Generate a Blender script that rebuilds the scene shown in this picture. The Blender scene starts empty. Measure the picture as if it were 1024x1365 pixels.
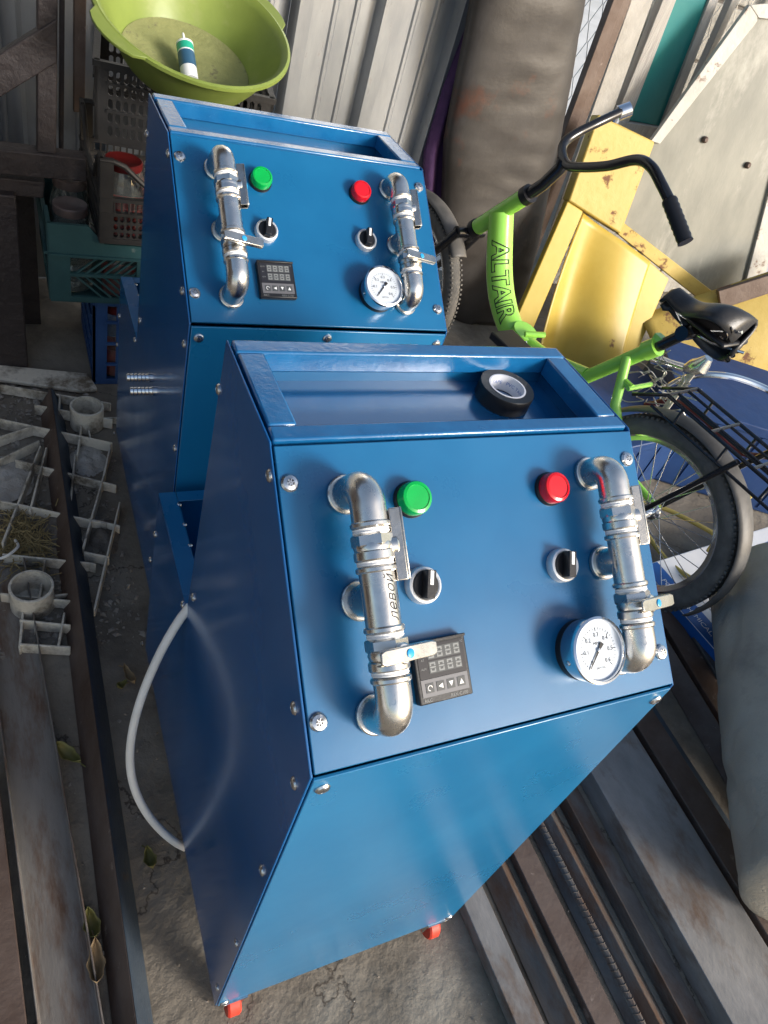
import bpy, math, random
from mathutils import Vector, Matrix, noise
random.seed(7)
V = Vector
PI = math.pi
sc = bpy.context.scene
col = sc.collection

# ------------------------------------------------------------------ camera
FPX = 967.04
RX, RY, RZ = V((0.894631, -0.355967, 0.270044)), V((-0.080307, -0.722649, -0.686535)), V((0.439530, 0.592509, -0.675090))
CAM = V((-0.1831, -0.1902, 1.3127))
cam_d = bpy.data.cameras.new('camera')
cam = bpy.data.objects.new('camera', cam_d)
col.objects.link(cam)
M3 = Matrix((RX, -RY, -RZ)).transposed()
cam.matrix_world = Matrix.Translation(CAM) @ M3.to_4x4()
cam_d.sensor_fit = 'HORIZONTAL'
cam_d.sensor_width = 36
cam_d.lens = FPX / 1024 * 36
cam_d.clip_start = 0.02
cam_d.clip_end = 2000
sc.camera = cam

# ------------------------------------------------------------------ sky and sun
SUN = V((0.60, -0.86, 0.38)).normalized()          # direction towards the sun
w = bpy.data.worlds.new('World')
sc.world = w
w.use_nodes = True
nt = w.node_tree
sky = nt.nodes.new('ShaderNodeTexSky')
sky.sky_type = 'NISHITA'
sky.sun_disc = False
sky.sun_elevation = math.asin(SUN.z)
sky.sun_rotation = math.atan2(SUN.x, SUN.y)
sky.dust_density = 3.0
sky.air_density = 1.1
bg = nt.nodes['Background']
bg.inputs[1].default_value = 0.15
nt.links.new(sky.outputs[0], bg.inputs[0])
sd = bpy.data.lights.new('sun', 'SUN')
sd.energy = 2.3
sd.angle = math.radians(15)
sd.color = (1.0, 0.985, 0.965)
so = bpy.data.objects.new('sun', sd)
col.objects.link(so)
so.location = (3, -3, 4)
so.rotation_euler = (-SUN).to_track_quat('-Z', 'Y').to_euler()
vs = sc.view_settings
vs.view_transform = 'Standard'
vs.look = 'None'
vs.exposure = 0.72
vs.gamma = 1.0
vs.use_curve_mapping = False

# ------------------------------------------------------------------ pixel -> place (a pixel gives a direction, a named plane the distance)
def ray(u, v):
    return RX * ((u - 512) / FPX) + RY * ((v - 682.5) / FPX) + RZ
def on(u, v, P, n):
    d = ray(u, v)
    return CAM + d * ((V(P) - CAM).dot(n) / d.dot(n))
def onX(u, v, x): return on(u, v, (x, 0, 0), V((1, 0, 0)))
def onY(u, v, y): return on(u, v, (0, y, 0), V((0, 1, 0)))
def onZ(u, v, z=0.0): return on(u, v, (0, 0, z), V((0, 0, 1)))

# ------------------------------------------------------------------ materials
MATS = {}
def mat(name, c1, c2=None, scale=8.0, rough=0.5, metal=0.0, bump=0.0, bscale=60.0, spots=None, sp_scale=5.0, sp_lo=0.55, sp_hi=0.65,
        stretch=(1, 1, 1), trans=0.0, ior=1.45, coat=0.0, rvar=0.0, detail=6.0, spec=0.5, sp_rough=None, coatr=0.1, bump2=0.0, b2scale=5.0, crack=None):
    if name in MATS: return MATS[name]
    m = bpy.data.materials.new(name); m.use_nodes = True
    t = m.node_tree; N = t.nodes; L = t.links
    b = N['Principled BSDF']
    tc = N.new('ShaderNodeTexCoord'); mp = N.new('ShaderNodeMapping'); mp.inputs['Scale'].default_value = stretch
    L.new(tc.outputs['Object'], mp.inputs[0])
    b.inputs['Metallic'].default_value = metal
    b.inputs['IOR'].default_value = ior
    b.inputs['Transmission Weight'].default_value = trans
    b.inputs['Coat Weight'].default_value = coat
    b.inputs['Coat Roughness'].default_value = coatr
    b.inputs['Specular IOR Level'].default_value = spec
    def nz(s, d=detail, r=0.6):
        n = N.new('ShaderNodeTexNoise'); n.inputs['Scale'].default_value = s; n.inputs['Detail'].default_value = d; n.inputs['Roughness'].default_value = r
        L.new(mp.outputs[0], n.inputs['Vector']); return n
    def ramp(src, lo, hi):
        r = N.new('ShaderNodeMapRange'); r.inputs[1].default_value = lo; r.inputs[2].default_value = hi
        L.new(src, r.inputs[0]); return r.outputs[0]
    def mix(f, a, c):
        x = N.new('ShaderNodeMix'); x.data_type = 'RGBA'
        L.new(f, x.inputs[0])
        for k, val in ((6, a), (7, c)):
            if isinstance(val, tuple): x.inputs[k].default_value = (*val, 1)
            else: L.new(val, x.inputs[k])
        return x.outputs[2]
    colr = c1
    if c2: colr = mix(ramp(nz(scale).outputs[0], 0.35, 0.65), c1, c2)
    f = None
    if spots:
        f = ramp(nz(sp_scale, 9, 0.7).outputs[0], sp_lo, sp_hi)
        colr = mix(f, colr, spots)
    if crack:
        vo = N.new('ShaderNodeTexVoronoi'); vo.feature = 'DISTANCE_TO_EDGE'; vo.inputs['Scale'].default_value = crack
        nn = nz(9, 5); ad = N.new('ShaderNodeVectorMath'); ad.operation = 'MULTIPLY_ADD'; ad.inputs[1].default_value = (.16, .16, .16)
        L.new(nn.outputs['Color'], ad.inputs[0]); L.new(mp.outputs[0], ad.inputs[2]); L.new(ad.outputs[0], vo.inputs['Vector'])
        colr = mix(ramp(vo.outputs['Distance'], .0, .006), (.06, .048, .038), colr)
    if isinstance(colr, tuple): b.inputs['Base Color'].default_value = (*colr, 1)
    else: L.new(colr, b.inputs['Base Color'])
    if rvar:
        r = N.new('ShaderNodeMapRange'); r.inputs[1].default_value = 0.3; r.inputs[2].default_value = 0.7
        r.inputs[3].default_value = max(0.02, rough - rvar); r.inputs[4].default_value = rough + rvar
        L.new(nz(scale * 0.7 + 2).outputs[0], r.inputs[0]); rs = r.outputs[0]
    else: rs = None
    if sp_rough is not None and f is not None:
        x = N.new('ShaderNodeMix'); L.new(f, x.inputs[0])
        if rs: L.new(rs, x.inputs[2])
        else: x.inputs[2].default_value = rough
        x.inputs[3].default_value = sp_rough; rs = x.outputs[0]
    if rs: L.new(rs, b.inputs['Roughness'])
    else: b.inputs['Roughness'].default_value = rough
    if bump:
        bp = N.new('ShaderNodeBump'); bp.inputs['Strength'].default_value = bump; bp.inputs['Distance'].default_value = 0.01
        L.new(nz(bscale).outputs[0], bp.inputs['Height'])
        if bump2:
            b2 = N.new('ShaderNodeBump'); b2.inputs['Strength'].default_value = bump2; b2.inputs['Distance'].default_value = 0.01
            L.new(nz(b2scale, 1.5).outputs[0], b2.inputs['Height']); L.new(b2.outputs[0], bp.inputs['Normal'])
        L.new(bp.outputs[0], b.inputs['Normal'])
        if coat: L.new(bp.outputs[0], b.inputs['Coat Normal'])
    MATS[name] = m
    return m

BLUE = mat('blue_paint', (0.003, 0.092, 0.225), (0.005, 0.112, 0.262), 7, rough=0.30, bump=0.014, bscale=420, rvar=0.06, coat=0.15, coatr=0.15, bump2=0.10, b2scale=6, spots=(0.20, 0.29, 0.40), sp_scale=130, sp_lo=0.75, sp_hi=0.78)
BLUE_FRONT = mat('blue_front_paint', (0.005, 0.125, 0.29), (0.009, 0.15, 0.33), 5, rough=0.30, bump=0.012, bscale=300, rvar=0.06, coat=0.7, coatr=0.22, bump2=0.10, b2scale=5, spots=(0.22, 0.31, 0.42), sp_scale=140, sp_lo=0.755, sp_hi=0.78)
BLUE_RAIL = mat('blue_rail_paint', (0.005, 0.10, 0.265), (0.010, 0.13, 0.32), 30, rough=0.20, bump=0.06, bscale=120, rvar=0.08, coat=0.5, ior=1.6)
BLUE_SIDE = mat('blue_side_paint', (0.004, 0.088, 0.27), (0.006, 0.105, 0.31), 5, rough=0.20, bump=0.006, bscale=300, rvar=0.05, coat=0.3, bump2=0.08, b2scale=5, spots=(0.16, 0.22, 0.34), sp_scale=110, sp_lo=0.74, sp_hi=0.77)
NICKEL = mat('nickel', (0.70, 0.665, 0.61), (0.78, 0.745, 0.69), 60, rough=0.27, metal=1, bump=0.015, bscale=300, rvar=0.07)
CHROME = mat('chrome', (0.75, 0.76, 0.78), rough=0.12, metal=1)
CASTN = mat('cast_nickel', (0.42, 0.40, 0.36), (0.54, 0.515, 0.47), 60, rough=0.27, metal=1, bump=0.04, bscale=420, rvar=0.05)
ZINC = mat('zinc_screw', (0.72, 0.73, 0.74), (0.5, 0.5, 0.5), 300, rough=0.25, metal=1)
SATIN = mat('satin_ring', (0.72, 0.73, 0.75), rough=0.42, metal=0.6)
TRAYBLUE = mat('tray_blue_paint', (0.005, 0.10, 0.26), (0.008, 0.12, 0.29), 9, rough=0.18, bump=0.02, bscale=500, coat=1.0, coatr=0.10, ior=3.4)
PTFE = mat('sealing_tape', (0.82, 0.82, 0.82), rough=0.5, bump=0.2, bscale=400)
BLACKP = mat('black_plastic', (0.012, 0.012, 0.014), rough=0.35, bump=0.05, bscale=500)
GREYP = mat('grey_face', (0.13, 0.13, 0.14), rough=0.45)
DARKFACE = mat('dark_face', (0.02, 0.02, 0.024), rough=0.25)
SEG = mat('segment_grey', (0.20, 0.21, 0.21), rough=0.4)
SEGBG = mat('display_grey', (0.075, 0.08, 0.082), rough=0.2)
WHITE = mat('white_print', (0.8, 0.8, 0.8), rough=0.5)
INK = mat('black_ink', (0.01, 0.01, 0.012), rough=0.6)
CAPBLUE = mat('blue_cap', (0.02, 0.30, 0.62), rough=0.35)
GREEN_LENS = mat('green_lens', (0.0, 0.30, 0.05), (0.0, 0.35, 0.06), 60, rough=0.22, coat=0.3)
RED_LENS = mat('red_lens', (0.50, 0.004, 0.010), (0.56, 0.006, 0.014), 60, rough=0.22, coat=0.3)
DIAL = mat('dial_white', (0.50, 0.55, 0.61), rough=0.35)
RED_CASTER = mat('red_caster', (0.60, 0.045, 0.022), (0.5, 0.05, 0.03), 60, rough=0.5)
HOSE = mat('white_hose', (0.82, 0.80, 0.75), (0.76, 0.73, 0.67), 30, rough=0.4, bump=0.05)
VINYL = mat('black_vinyl', (0.012, 0.012, 0.013), rough=0.38, bump=0.05, bscale=200)
PAPER = mat('paper_core', (0.68, 0.69, 0.72), (0.60, 0.60, 0.64), 40, rough=0.7)
CONC = mat('concrete', (0.165, 0.14, 0.11), (0.25, 0.225, 0.185), 4, rough=0.85, bump=0.5, bscale=45, spots=(0.07, 0.058, 0.045), sp_scale=2.6, sp_lo=0.46, sp_hi=0.70, crack=1.9)
YARD = mat('pale_yard', (0.60, 0.58, 0.54), (0.72, 0.70, 0.66), 1.2, rough=0.9, bump=0.4, bscale=20)
GALV = mat('galvanised', (0.25, 0.265, 0.285), (0.36, 0.375, 0.39), 9, rough=0.36, metal=0.6, bump=0.05, bscale=70, spots=(0.20, 0.18, 0.16), sp_scale=26, sp_lo=0.6, sp_hi=0.72, stretch=(1, 1, 0.3), sp_rough=0.7)
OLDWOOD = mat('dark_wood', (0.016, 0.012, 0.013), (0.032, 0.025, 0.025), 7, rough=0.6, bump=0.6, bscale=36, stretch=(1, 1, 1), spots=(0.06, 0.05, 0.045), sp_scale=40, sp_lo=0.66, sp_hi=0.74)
RUST = mat('rusty_steel', (0.085, 0.055, 0.042), (0.14, 0.105, 0.088), 10, rough=0.6, metal=0.25, bump=0.14, bscale=80, spots=(0.26, 0.21, 0.18), sp_scale=30, sp_lo=0.62, sp_hi=0.70)
STEEL = mat('mill_steel', (0.17, 0.165, 0.16), (0.27, 0.26, 0.25), 9, rough=0.48, metal=0.2, bump=0.15, bscale=60, spots=(0.12, 0.075, 0.05), sp_scale=8, sp_lo=0.50, sp_hi=0.68, stretch=(1.5, 0.7, 1.5), sp_rough=0.65)
STEEL2 = mat('dark_mill_steel', (0.085, 0.08, 0.077), (0.16, 0.148, 0.138), 9, rough=0.45, metal=0.2, bump=0.2, bscale=70, spots=(0.10, 0.058, 0.038), sp_scale=7, sp_lo=0.46, sp_hi=0.62, stretch=(1.5, 0.7, 1.5), sp_rough=0.65)
BLUESTEEL = mat('bluish_steel', (0.032, 0.048, 0.070), (0.050, 0.068, 0.090), 8, rough=0.5, bump=0.2, bscale=60, spots=(0.08, 0.06, 0.05), sp_scale=14, sp_lo=0.58, sp_hi=0.66)
STAINED = mat('rust_stained_steel', (0.17, 0.155, 0.14), (0.24, 0.225, 0.205), 7, rough=0.55, metal=0.2, bump=0.25, bscale=70, spots=(0.12, 0.068, 0.042), sp_scale=8, sp_lo=0.47, sp_hi=0.62, stretch=(2, 0.5, 2))
PVC = mat('dirty_white_plastic', (0.58, 0.53, 0.44), (0.74, 0.70, 0.61), 14, rough=0.5, bump=0.15, bscale=60, spots=(0.15, 0.12, 0.085), sp_scale=14, sp_lo=0.45, sp_hi=0.64)
CRATE_BLACK = mat('black_crate', (0.009, 0.009, 0.010), (0.018, 0.017, 0.017), 16, rough=0.5, bump=0.1)
CRATE_GREY = mat('grey_crate', (0.016, 0.015, 0.0145), (0.028, 0.026, 0.025), 16, rough=0.55, bump=0.1)
CRATE_TEAL = mat('teal_crate', (0.014, 0.050, 0.055), (0.022, 0.068, 0.072), 12, rough=0.5, bump=0.1, spots=(0.14, 0.16, 0.15), sp_scale=25, sp_lo=0.66, sp_hi=0.74)
CRATE_BLUE = mat('blue_crate', (0.012, 0.045, 0.14), (0.02, 0.06, 0.17), 12, rough=0.5, bump=0.1)
GLASS = mat('jar_glass', (0.55, 0.60, 0.58), rough=0.06, trans=0.92, ior=1.45)
LIDRED = mat('red_lid', (0.11, 0.010, 0.010), (0.075, 0.008, 0.008), 30, rough=0.35)
BASIN = mat('green_basin', (0.15, 0.20, 0.040), (0.20, 0.26, 0.055), 6, rough=0.42, bump=0.04, bscale=60, spots=(0.24, 0.27, 0.10), sp_scale=9, sp_lo=0.56, sp_hi=0.76)
BASIN_DIRT = mat('basin_dirt', (0.17, 0.18, 0.07), (0.24, 0.25, 0.10), 14, rough=0.8, bump=0.3, bscale=90, spots=(0.10, 0.09, 0.06), sp_scale=25, sp_lo=0.6, sp_hi=0.7)
TUBEW = mat('sealant_white', (0.70, 0.72, 0.73), rough=0.35)
TUBEG = mat('sealant_green', (0.02, 0.33, 0.22), rough=0.35)
TUBEN = mat('sealant_navy', (0.03, 0.09, 0.16), rough=0.35)
LIME = mat('lime_paint', (0.27, 0.60, 0.075), (0.30, 0.64, 0.09), 10, rough=0.25, coat=0.5, bump=0.02, bscale=80)
TYRE = mat('tyre_rubber', (0.080, 0.075, 0.068), (0.14, 0.13, 0.115), 20, rough=0.75, bump=0.25, bscale=200)
SADDLE = mat('saddle_vinyl', (0.020, 0.020, 0.022), (0.035, 0.034, 0.034), 30, rough=0.34, bump=0.08, bscale=300)
BLACKPAINT = mat('black_paint', (0.012, 0.012, 0.014), rough=0.25, coat=0.3)
GREYFENDER = mat('fender_grey', (0.075, 0.072, 0.068), (0.12, 0.113, 0.105), 20, rough=0.5, bump=0.1)
YELLOW = mat('yellow_paint', (0.46, 0.32, 0.045), (0.53, 0.385, 0.075), 5, rough=0.38, bump=0.05, bscale=30, spots=(0.16, 0.075, 0.035), sp_scale=9, sp_lo=0.635, sp_hi=0.68, sp_rough=0.8)
YELLOW_RUST = mat('yellow_rusty_paint', (0.44, 0.31, 0.06), (0.51, 0.37, 0.095), 6, rough=0.5, bump=0.15, bscale=40, spots=(0.16, 0.075, 0.04), sp_scale=8, sp_lo=0.56, sp_hi=0.61, sp_rough=0.85)
PANELGREY = mat('weathered_panel', (0.16, 0.16, 0.133), (0.235, 0.23, 0.19), 6, rough=0.5, bump=0.1, bscale=20, spots=(0.36, 0.35, 0.30), sp_scale=4, sp_lo=0.52, sp_hi=0.68, stretch=(1.5, 1, 0.6))
WHITEPAINT = mat('chipped_white_paint', (0.50, 0.485, 0.44), (0.40, 0.385, 0.345), 10, rough=0.5, bump=0.2, bscale=60, spots=(0.17, 0.11, 0.075), sp_scale=16, sp_lo=0.56, sp_hi=0.62)
TARP = mat('brown_tarp', (0.030, 0.026, 0.023), (0.060, 0.055, 0.052), 5, rough=0.45, bump=0.12, bscale=30, spots=(0.085, 0.035, 0.022), sp_scale=2.8, sp_lo=0.56, sp_hi=0.66)
PURPLE = mat('purple_cloth', (0.035, 0.012, 0.055), (0.055, 0.02, 0.08), 20, rough=0.8, bump=0.3, bscale=40)
TEALP = mat('teal_board', (0.008, 0.16, 0.16), (0.012, 0.19, 0.185), 4, rough=0.5, bump=0.05)
GREYWOOD = mat('grey_wood', (0.30, 0.28, 0.26), (0.42, 0.40, 0.37), 10, rough=0.8, bump=0.4, bscale=50, stretch=(4, 4, 0.5))
PALEPOST = mat('pale_post', (0.30, 0.285, 0.255), (0.40, 0.38, 0.35), 8, rough=0.8, bump=0.3, bscale=60)
BLOCKM = mat('grey_block', (0.26, 0.25, 0.23), (0.36, 0.35, 0.32), 16, rough=0.9, bump=0.6, bscale=70)
MORTAR = mat('mortar', (0.12, 0.11, 0.10), rough=0.95)
WIRE = mat('fence_wire', (0.42, 0.42, 0.40), rough=0.5, metal=0.8)
CANVAS = mat('grey_canvas', (0.35, 0.315, 0.255), (0.42, 0.38, 0.31), 5, rough=0.85, bump=0.35, bscale=160, spots=(0.25, 0.23, 0.195), sp_scale=6, sp_lo=0.54, sp_hi=0.72)
CARD = mat('white_card', (0.72, 0.73, 0.76), (0.66, 0.67, 0.70), 10, rough=0.5)
PRINTBLUE = mat('print_blue', (0.012, 0.10, 0.36), rough=0.45)
PRINTTEAL = mat('print_teal', (0.04, 0.36, 0.36), rough=0.45)
BLUEBOX = mat('blue_plastic', (0.006, 0.032, 0.12), (0.009, 0.042, 0.15), 8, rough=0.5, bump=0.2, bscale=20)
LEAF = mat('dry_leaf', (0.20, 0.16, 0.05), (0.12, 0.13, 0.035), 30, rough=0.6, bump=0.2)
LEAFT = mat('tan_leaf', (0.30, 0.21, 0.11), (0.22, 0.15, 0.08), 30, rough=0.7, bump=0.2)
STRAW = mat('straw', (0.34, 0.26, 0.12), (0.24, 0.18, 0.08), 30, rough=0.9)
GRIT = mat('grit', (0.30, 0.28, 0.25), (0.16, 0.13, 0.10), 40, rough=0.9)
CEMENT = mat('cement_lump', (0.50, 0.48, 0.45), (0.36, 0.33, 0.29), 16, rough=0.95, bump=0.8, bscale=60)
CABLE = mat('yellow_cable', (0.46, 0.36, 0.10), rough=0.5)

# ------------------------------------------------------------------ mesh builder
class MB:
    def __init__(s): s.v = []; s.f = []
    def add(s, vs, fs, M=None):
        o = len(s.v)
        for p in vs:
            p = V(p); s.v.append(M @ p if M else p)
        s.f += [tuple(i + o for i in f) for f in fs]; return s
    def box(s, x0, x1, y0, y1, z0, z1, M=None):
        vs = [(x, y, z) for x in (x0, x1) for y in (y0, y1) for z in (z0, z1)]
        return s.add(vs, [(0, 1, 3, 2), (4, 6, 7, 5), (0, 4, 5, 1), (2, 3, 7, 6), (0, 2, 6, 4), (1, 5, 7, 3)], M)
    def prism(s, pts, d, M=None):
        d = V(d); n = len(pts); pts = [V(p) for p in pts]
        vs = pts + [p + d for p in pts]
        fs = [tuple(range(n))[::-1], tuple(range(n, 2 * n))] + [(i, (i + 1) % n, n + (i + 1) % n, n + i) for i in range(n)]
        return s.add(vs, fs, M)
    def tube(s, path, r, seg=12, closed=False, M=None, flat=1.0, ref=None):
        path = [V(p) for p in path]; n = len(path); rr = r if isinstance(r, (list, tuple)) else [r] * n
        vs = []; fs = []; up = None
        for i, p in enumerate(path):
            if closed: t = path[(i + 1) % n] - path[i - 1]
            else: t = path[min(i + 1, n - 1)] - path[max(i - 1, 0)]
            t.normalize()
            if up is None:
                up = V(ref) if ref else (V((0, 0, 1)) if abs(t.z) < 0.9 else V((1, 0, 0)))
            up = (up - t * up.dot(t)).normalized(); sd = t.cross(up)
            for k in range(seg):
                a = 2 * PI * k / seg
                vs.append(p + (up * math.cos(a) * flat + sd * math.sin(a)) * rr[i])
        m = n if closed else n - 1
        for i in range(m):
            for k in range(seg):
                a = i * seg + k; b = i * seg + (k + 1) % seg; j = ((i + 1) % n) * seg
                fs.append((a, b, j + (k + 1) % seg, j + k))
        if not closed:
            fs.append(tuple(range(seg))[::-1]); fs.append(tuple(range((n - 1) * seg, n * seg)))
        return s.add(vs, fs, M)
    def lathe(s, prof, seg=24, M=None, cap0=True, cap1=True):
        vs = []; fs = []
        for (r, z) in prof:
            for k in range(seg):
                a = 2 * PI * k / seg; vs.append((r * math.cos(a), r * math.sin(a), z))
        for i in range(len(prof) - 1):
            for k in range(seg):
                a = i * seg + k; b = i * seg + (k + 1) % seg
                fs.append((a, b, b + seg, a + seg))
        n = len(prof)
        if cap0: fs.append(tuple(range(seg))[::-1])
        if cap1: fs.append(tuple(range((n - 1) * seg, n * seg)))
        return s.add(vs, fs, M)
    def grid(s, fn, nu, nv, M=None):
        vs = [fn(i / nu, j / nv) for i in range(nu + 1) for j in range(nv + 1)]
        fs = [(i * (nv + 1) + j, (i + 1) * (nv + 1) + j, (i + 1) * (nv + 1) + j + 1, i * (nv + 1) + j + 1) for i in range(nu) for j in range(nv)]
        return s.add(vs, fs, M)
    def build(s, name, m, parent=None, bevel=0, solid=0, smooth=True, ang=35, sub=0, seg=2, loc=None):
        me = bpy.data.meshes.new(name)
        vv = s.v if loc is None else [p - V(loc) for p in s.v]
        me.from_pydata([tuple(p) for p in vv], [], s.f); me.validate(); me.update()
        import bmesh
        b = bmesh.new(); b.from_mesh(me); bmesh.ops.recalc_face_normals(b, faces=b.faces); b.to_mesh(me); b.free()
        me.materials.append(m)
        if smooth:
            me.polygons.foreach_set('use_smooth', [True] * len(me.polygons)); me.set_sharp_from_angle(angle=math.radians(ang))
        o = bpy.data.objects.new(name, me); col.objects.link(o)
        if loc is not None: o.location = loc
        if parent: o.parent = parent
        if solid:
            md = o.modifiers.new('solid', 'SOLIDIFY'); md.thickness = solid; md.offset = 0
        if bevel:
            md = o.modifiers.new('bevel', 'BEVEL'); md.width = bevel; md.segments = seg; md.limit_method = 'ANGLE'; md.angle_limit = math.radians(40)
        if sub:
            md = o.modifiers.new('sub', 'SUBSURF'); md.levels = sub; md.render_levels = sub
        return o
def tag(o, label, cat, group=None, kind=None):
    if label: o['label'] = label
    if cat: o['category'] = cat
    if group: o['group'] = group
    if kind: o['kind'] = kind
    return o
def thing(name, label, cat, loc=(0, 0, 0), group=None):
    o = bpy.data.objects.new(name, None); col.objects.link(o); o.location = loc; o.empty_display_size = 0.05
    return tag(o, label, cat, group)
def part(mb, name, m, root, **k):
    """world-space mesh under a thing standing at root.location"""
    L = root.location if root else V((0, 0, 0))
    for i, p in enumerate(mb.v): mb.v[i] = p - L
    return mb.build(name, m, root, **k)
def copy_tree(o, parent=None):
    c = o.copy(); col.objects.link(c)
    if parent: c.parent = parent
    for ch in list(o.children): copy_tree(ch, c)
    return c
def frame(o, x, y, z):
    m = Matrix((V(x).normalized(), V(y).normalized(), V(z).normalized())).transposed().to_4x4(); m.translation = V(o); return m
def axis(o, z, x=None):
    z = V(z).normalized(); x = V(x) if x else (V((1, 0, 0)) if abs(z.x) < 0.9 else V((0, 1, 0)))
    x = (x - z * x.dot(z)).normalized(); return frame(o, x, z.cross(x), z)
def text(body, size, m, parent, M, name='lettering', spacing=1.0, wrap=None, align='CENTER', outline=0, thick=0.0):
    cu = bpy.data.curves.new(name, 'FONT'); cu.body = body; cu.size = size; cu.align_x = align; cu.align_y = 'CENTER'; cu.space_character = spacing
    cu.offset = thick; cu.shear = .35 if name == 'handwriting' else 0
    cu.resolution_u = 2
    if outline: cu.fill_mode = 'NONE'; cu.bevel_depth = outline; cu.bevel_resolution = 0
    t = bpy.data.objects.new('tmp_text', cu); col.objects.link(t)
    dg = bpy.context.evaluated_depsgraph_get()
    me = bpy.data.meshes.new_from_object(t.evaluated_get(dg)); bpy.data.objects.remove(t)
    me.materials.clear(); me.materials.append(m)
    if wrap:
        import bmesh
        b = bmesh.new(); b.from_mesh(me)
        if not outline: bmesh.ops.triangulate(b, faces=b.faces)
        for _ in range(3):
            ee = [e for e in b.edges if e.calc_length() > size * .10]
            if not ee: break
            bmesh.ops.subdivide_edges(b, edges=ee, cuts=1)
        if not outline: bmesh.ops.triangulate(b, faces=b.faces)
        b.to_mesh(me); b.free()
    for vv in me.vertices:
        vv.co = M @ (wrap(vv.co) if wrap else vv.co)
    o = bpy.data.objects.new(name, me); col.objects.link(o)
    if parent: o.parent = parent
    return o
def wob(p, s, a):
    return noise.noise(V(p) * s) * a

# ================================================================== SETTING
def ground():
    mb = MB()
    mb.grid(lambda i, j: (-3 + 6.5 * i, -4 + 6.3 * j, 0), 60, 60)
    for k, p in enumerate(mb.v): mb.v[k] = V((p.x, p.y, wob((p.x, p.y, 0), 3, 0.002) - 0.002))
    tag(mb.build('concrete_floor', CONC), None, None, kind='structure')
    far = MB(); far.add([(-400, -400, -0.02), (400, -400, -0.02), (400, 400, -0.02), (-400, 400, -0.02)], [(0, 1, 2, 3)])
    tag(far.build('yard_ground', YARD), None, None, kind='structure')
ground()

WALL_Y = 2.06
def corrugated():
    r = thing('corrugated_wall', 'galvanised corrugated sheet metal wall behind the crates and basin', 'wall', (0, WALL_Y, 0))
    pitch = 0.242
    def sheet(x0, x1, y, zt):
        prof = []
        k0 = math.floor((x0 - 0.595) / pitch)
        k = k0
        pts = []
        while True:
            c = 0.595 + k * pitch
            if c - 0.2 > x1: break
            # one proud rib, then a flat with two small flutes
            pts += [(c - 0.030, 0), (c - 0.018, -0.040), (c + 0.018, -0.040), (c + 0.030, 0),
                    (c + 0.088, 0), (c + 0.093, -0.005), (c + 0.101, -0.005), (c + 0.106, 0),
                    (c + 0.150, 0), (c + 0.155, -0.005), (c + 0.163, -0.005), (c + 0.168, 0)]
            k += 1
        pts = [p for p in pts if x0 <= p[0] <= x1]
        mb = MB(); n = len(pts); nz = 10
        for j in range(nz + 1):
            z = zt * j / nz
            for i, (x, d) in enumerate(pts):
                mb.v.append(V((x, d + y + wob((x, z, 1), 2.2, 0.004), z)))
        for j in range(nz):
            for i in range(n - 1): mb.f.append((j * n + i, j * n + i + 1, (j + 1) * n + i + 1, (j + 1) * n + i))
        mb.build('sheet', GALV, r, solid=0.0015, ang=12)
    sheet(-2.3, -1.2, 0, 2.05); sheet(-1.24, -0.12, -0.004, 2.05); sheet(-0.16, 0.57, 0, 2.05); sheet(0.53, 1.13, -0.004, 2.05)
    mb = MB().box(-2.3, 1.13, 0.01, 0.05, 0.25, 0.30).box(-2.3, 1.13, 0.01, 0.05, 1.6, 1.65)
    mb.build('rail', RUST, r)
corrugated()

def left_blockers():
    # boarded wall and low roof out of view, added to darken the left rear
    r = thing('shade_wall', 'added dark boarded wall out of view, shading the left side', 'wall', (-1.9, 0, 0))
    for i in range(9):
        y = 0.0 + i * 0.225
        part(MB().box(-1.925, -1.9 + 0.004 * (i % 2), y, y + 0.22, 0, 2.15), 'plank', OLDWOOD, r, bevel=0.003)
    r = thing('shade_roof', 'added low sheet roof out of view, shading the crate corner', 'roof', (-0.6, 1.2, 2.12))
    for i in range(6):
        x = -1.95 + i * 0.42
        part(MB().box(x, x + 0.415, 1.15, 2.2, 2.12 + 0.004 * (i % 2), 2.135 + 0.004 * (i % 2)), 'sheet', RUST, r)
left_blockers()

# ================================================================== MACHINES
W = 0.40; ZO = 0.06
pA, pB, pC, pD, pE, pF = (0.0, ZO), (0.018, ZO + .7051), (0.241, ZO + .8617), (0.394, ZO + .8565), (0.394, ZO + .4203), (0.6186, ZO + .4203)
pG = (0.6186, ZO)
Bv = V((0, *pB)); Sv = (V((0, *pC)) - Bv); SL = Sv.length; Sv.normalize(); Nv = V((1, 0, 0)).cross(Sv)
PM = frame(Bv, (1, 0, 0), Sv, Nv)           # control panel frame: x, up the slope, out of the panel
def PP(x, s, h): return PM @ V((x, s, h))

def screw(mb_parent, P, n, r=0.0075, name='screw'):
    M = axis(P, n, V((0.3, 0.5, 0.7)))
    mb = MB().lathe([(r, 0), (r, r * 0.18), (r * 0.8, r * 0.42), (r * 0.42, r * 0.52), (r * 0.34, r * 0.2), (0.0006, r * 0.2)], 14, M, True, True)
    for a in range(3):
        mb.box(-r * 0.42, r * 0.42, -r * 0.06, r * 0.06, r * 0.3, r * 0.5, M @ Matrix.Rotation(a * PI / 3, 4, 'Z'))
    return mb.build(name, ZINC, mb_parent)

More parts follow.
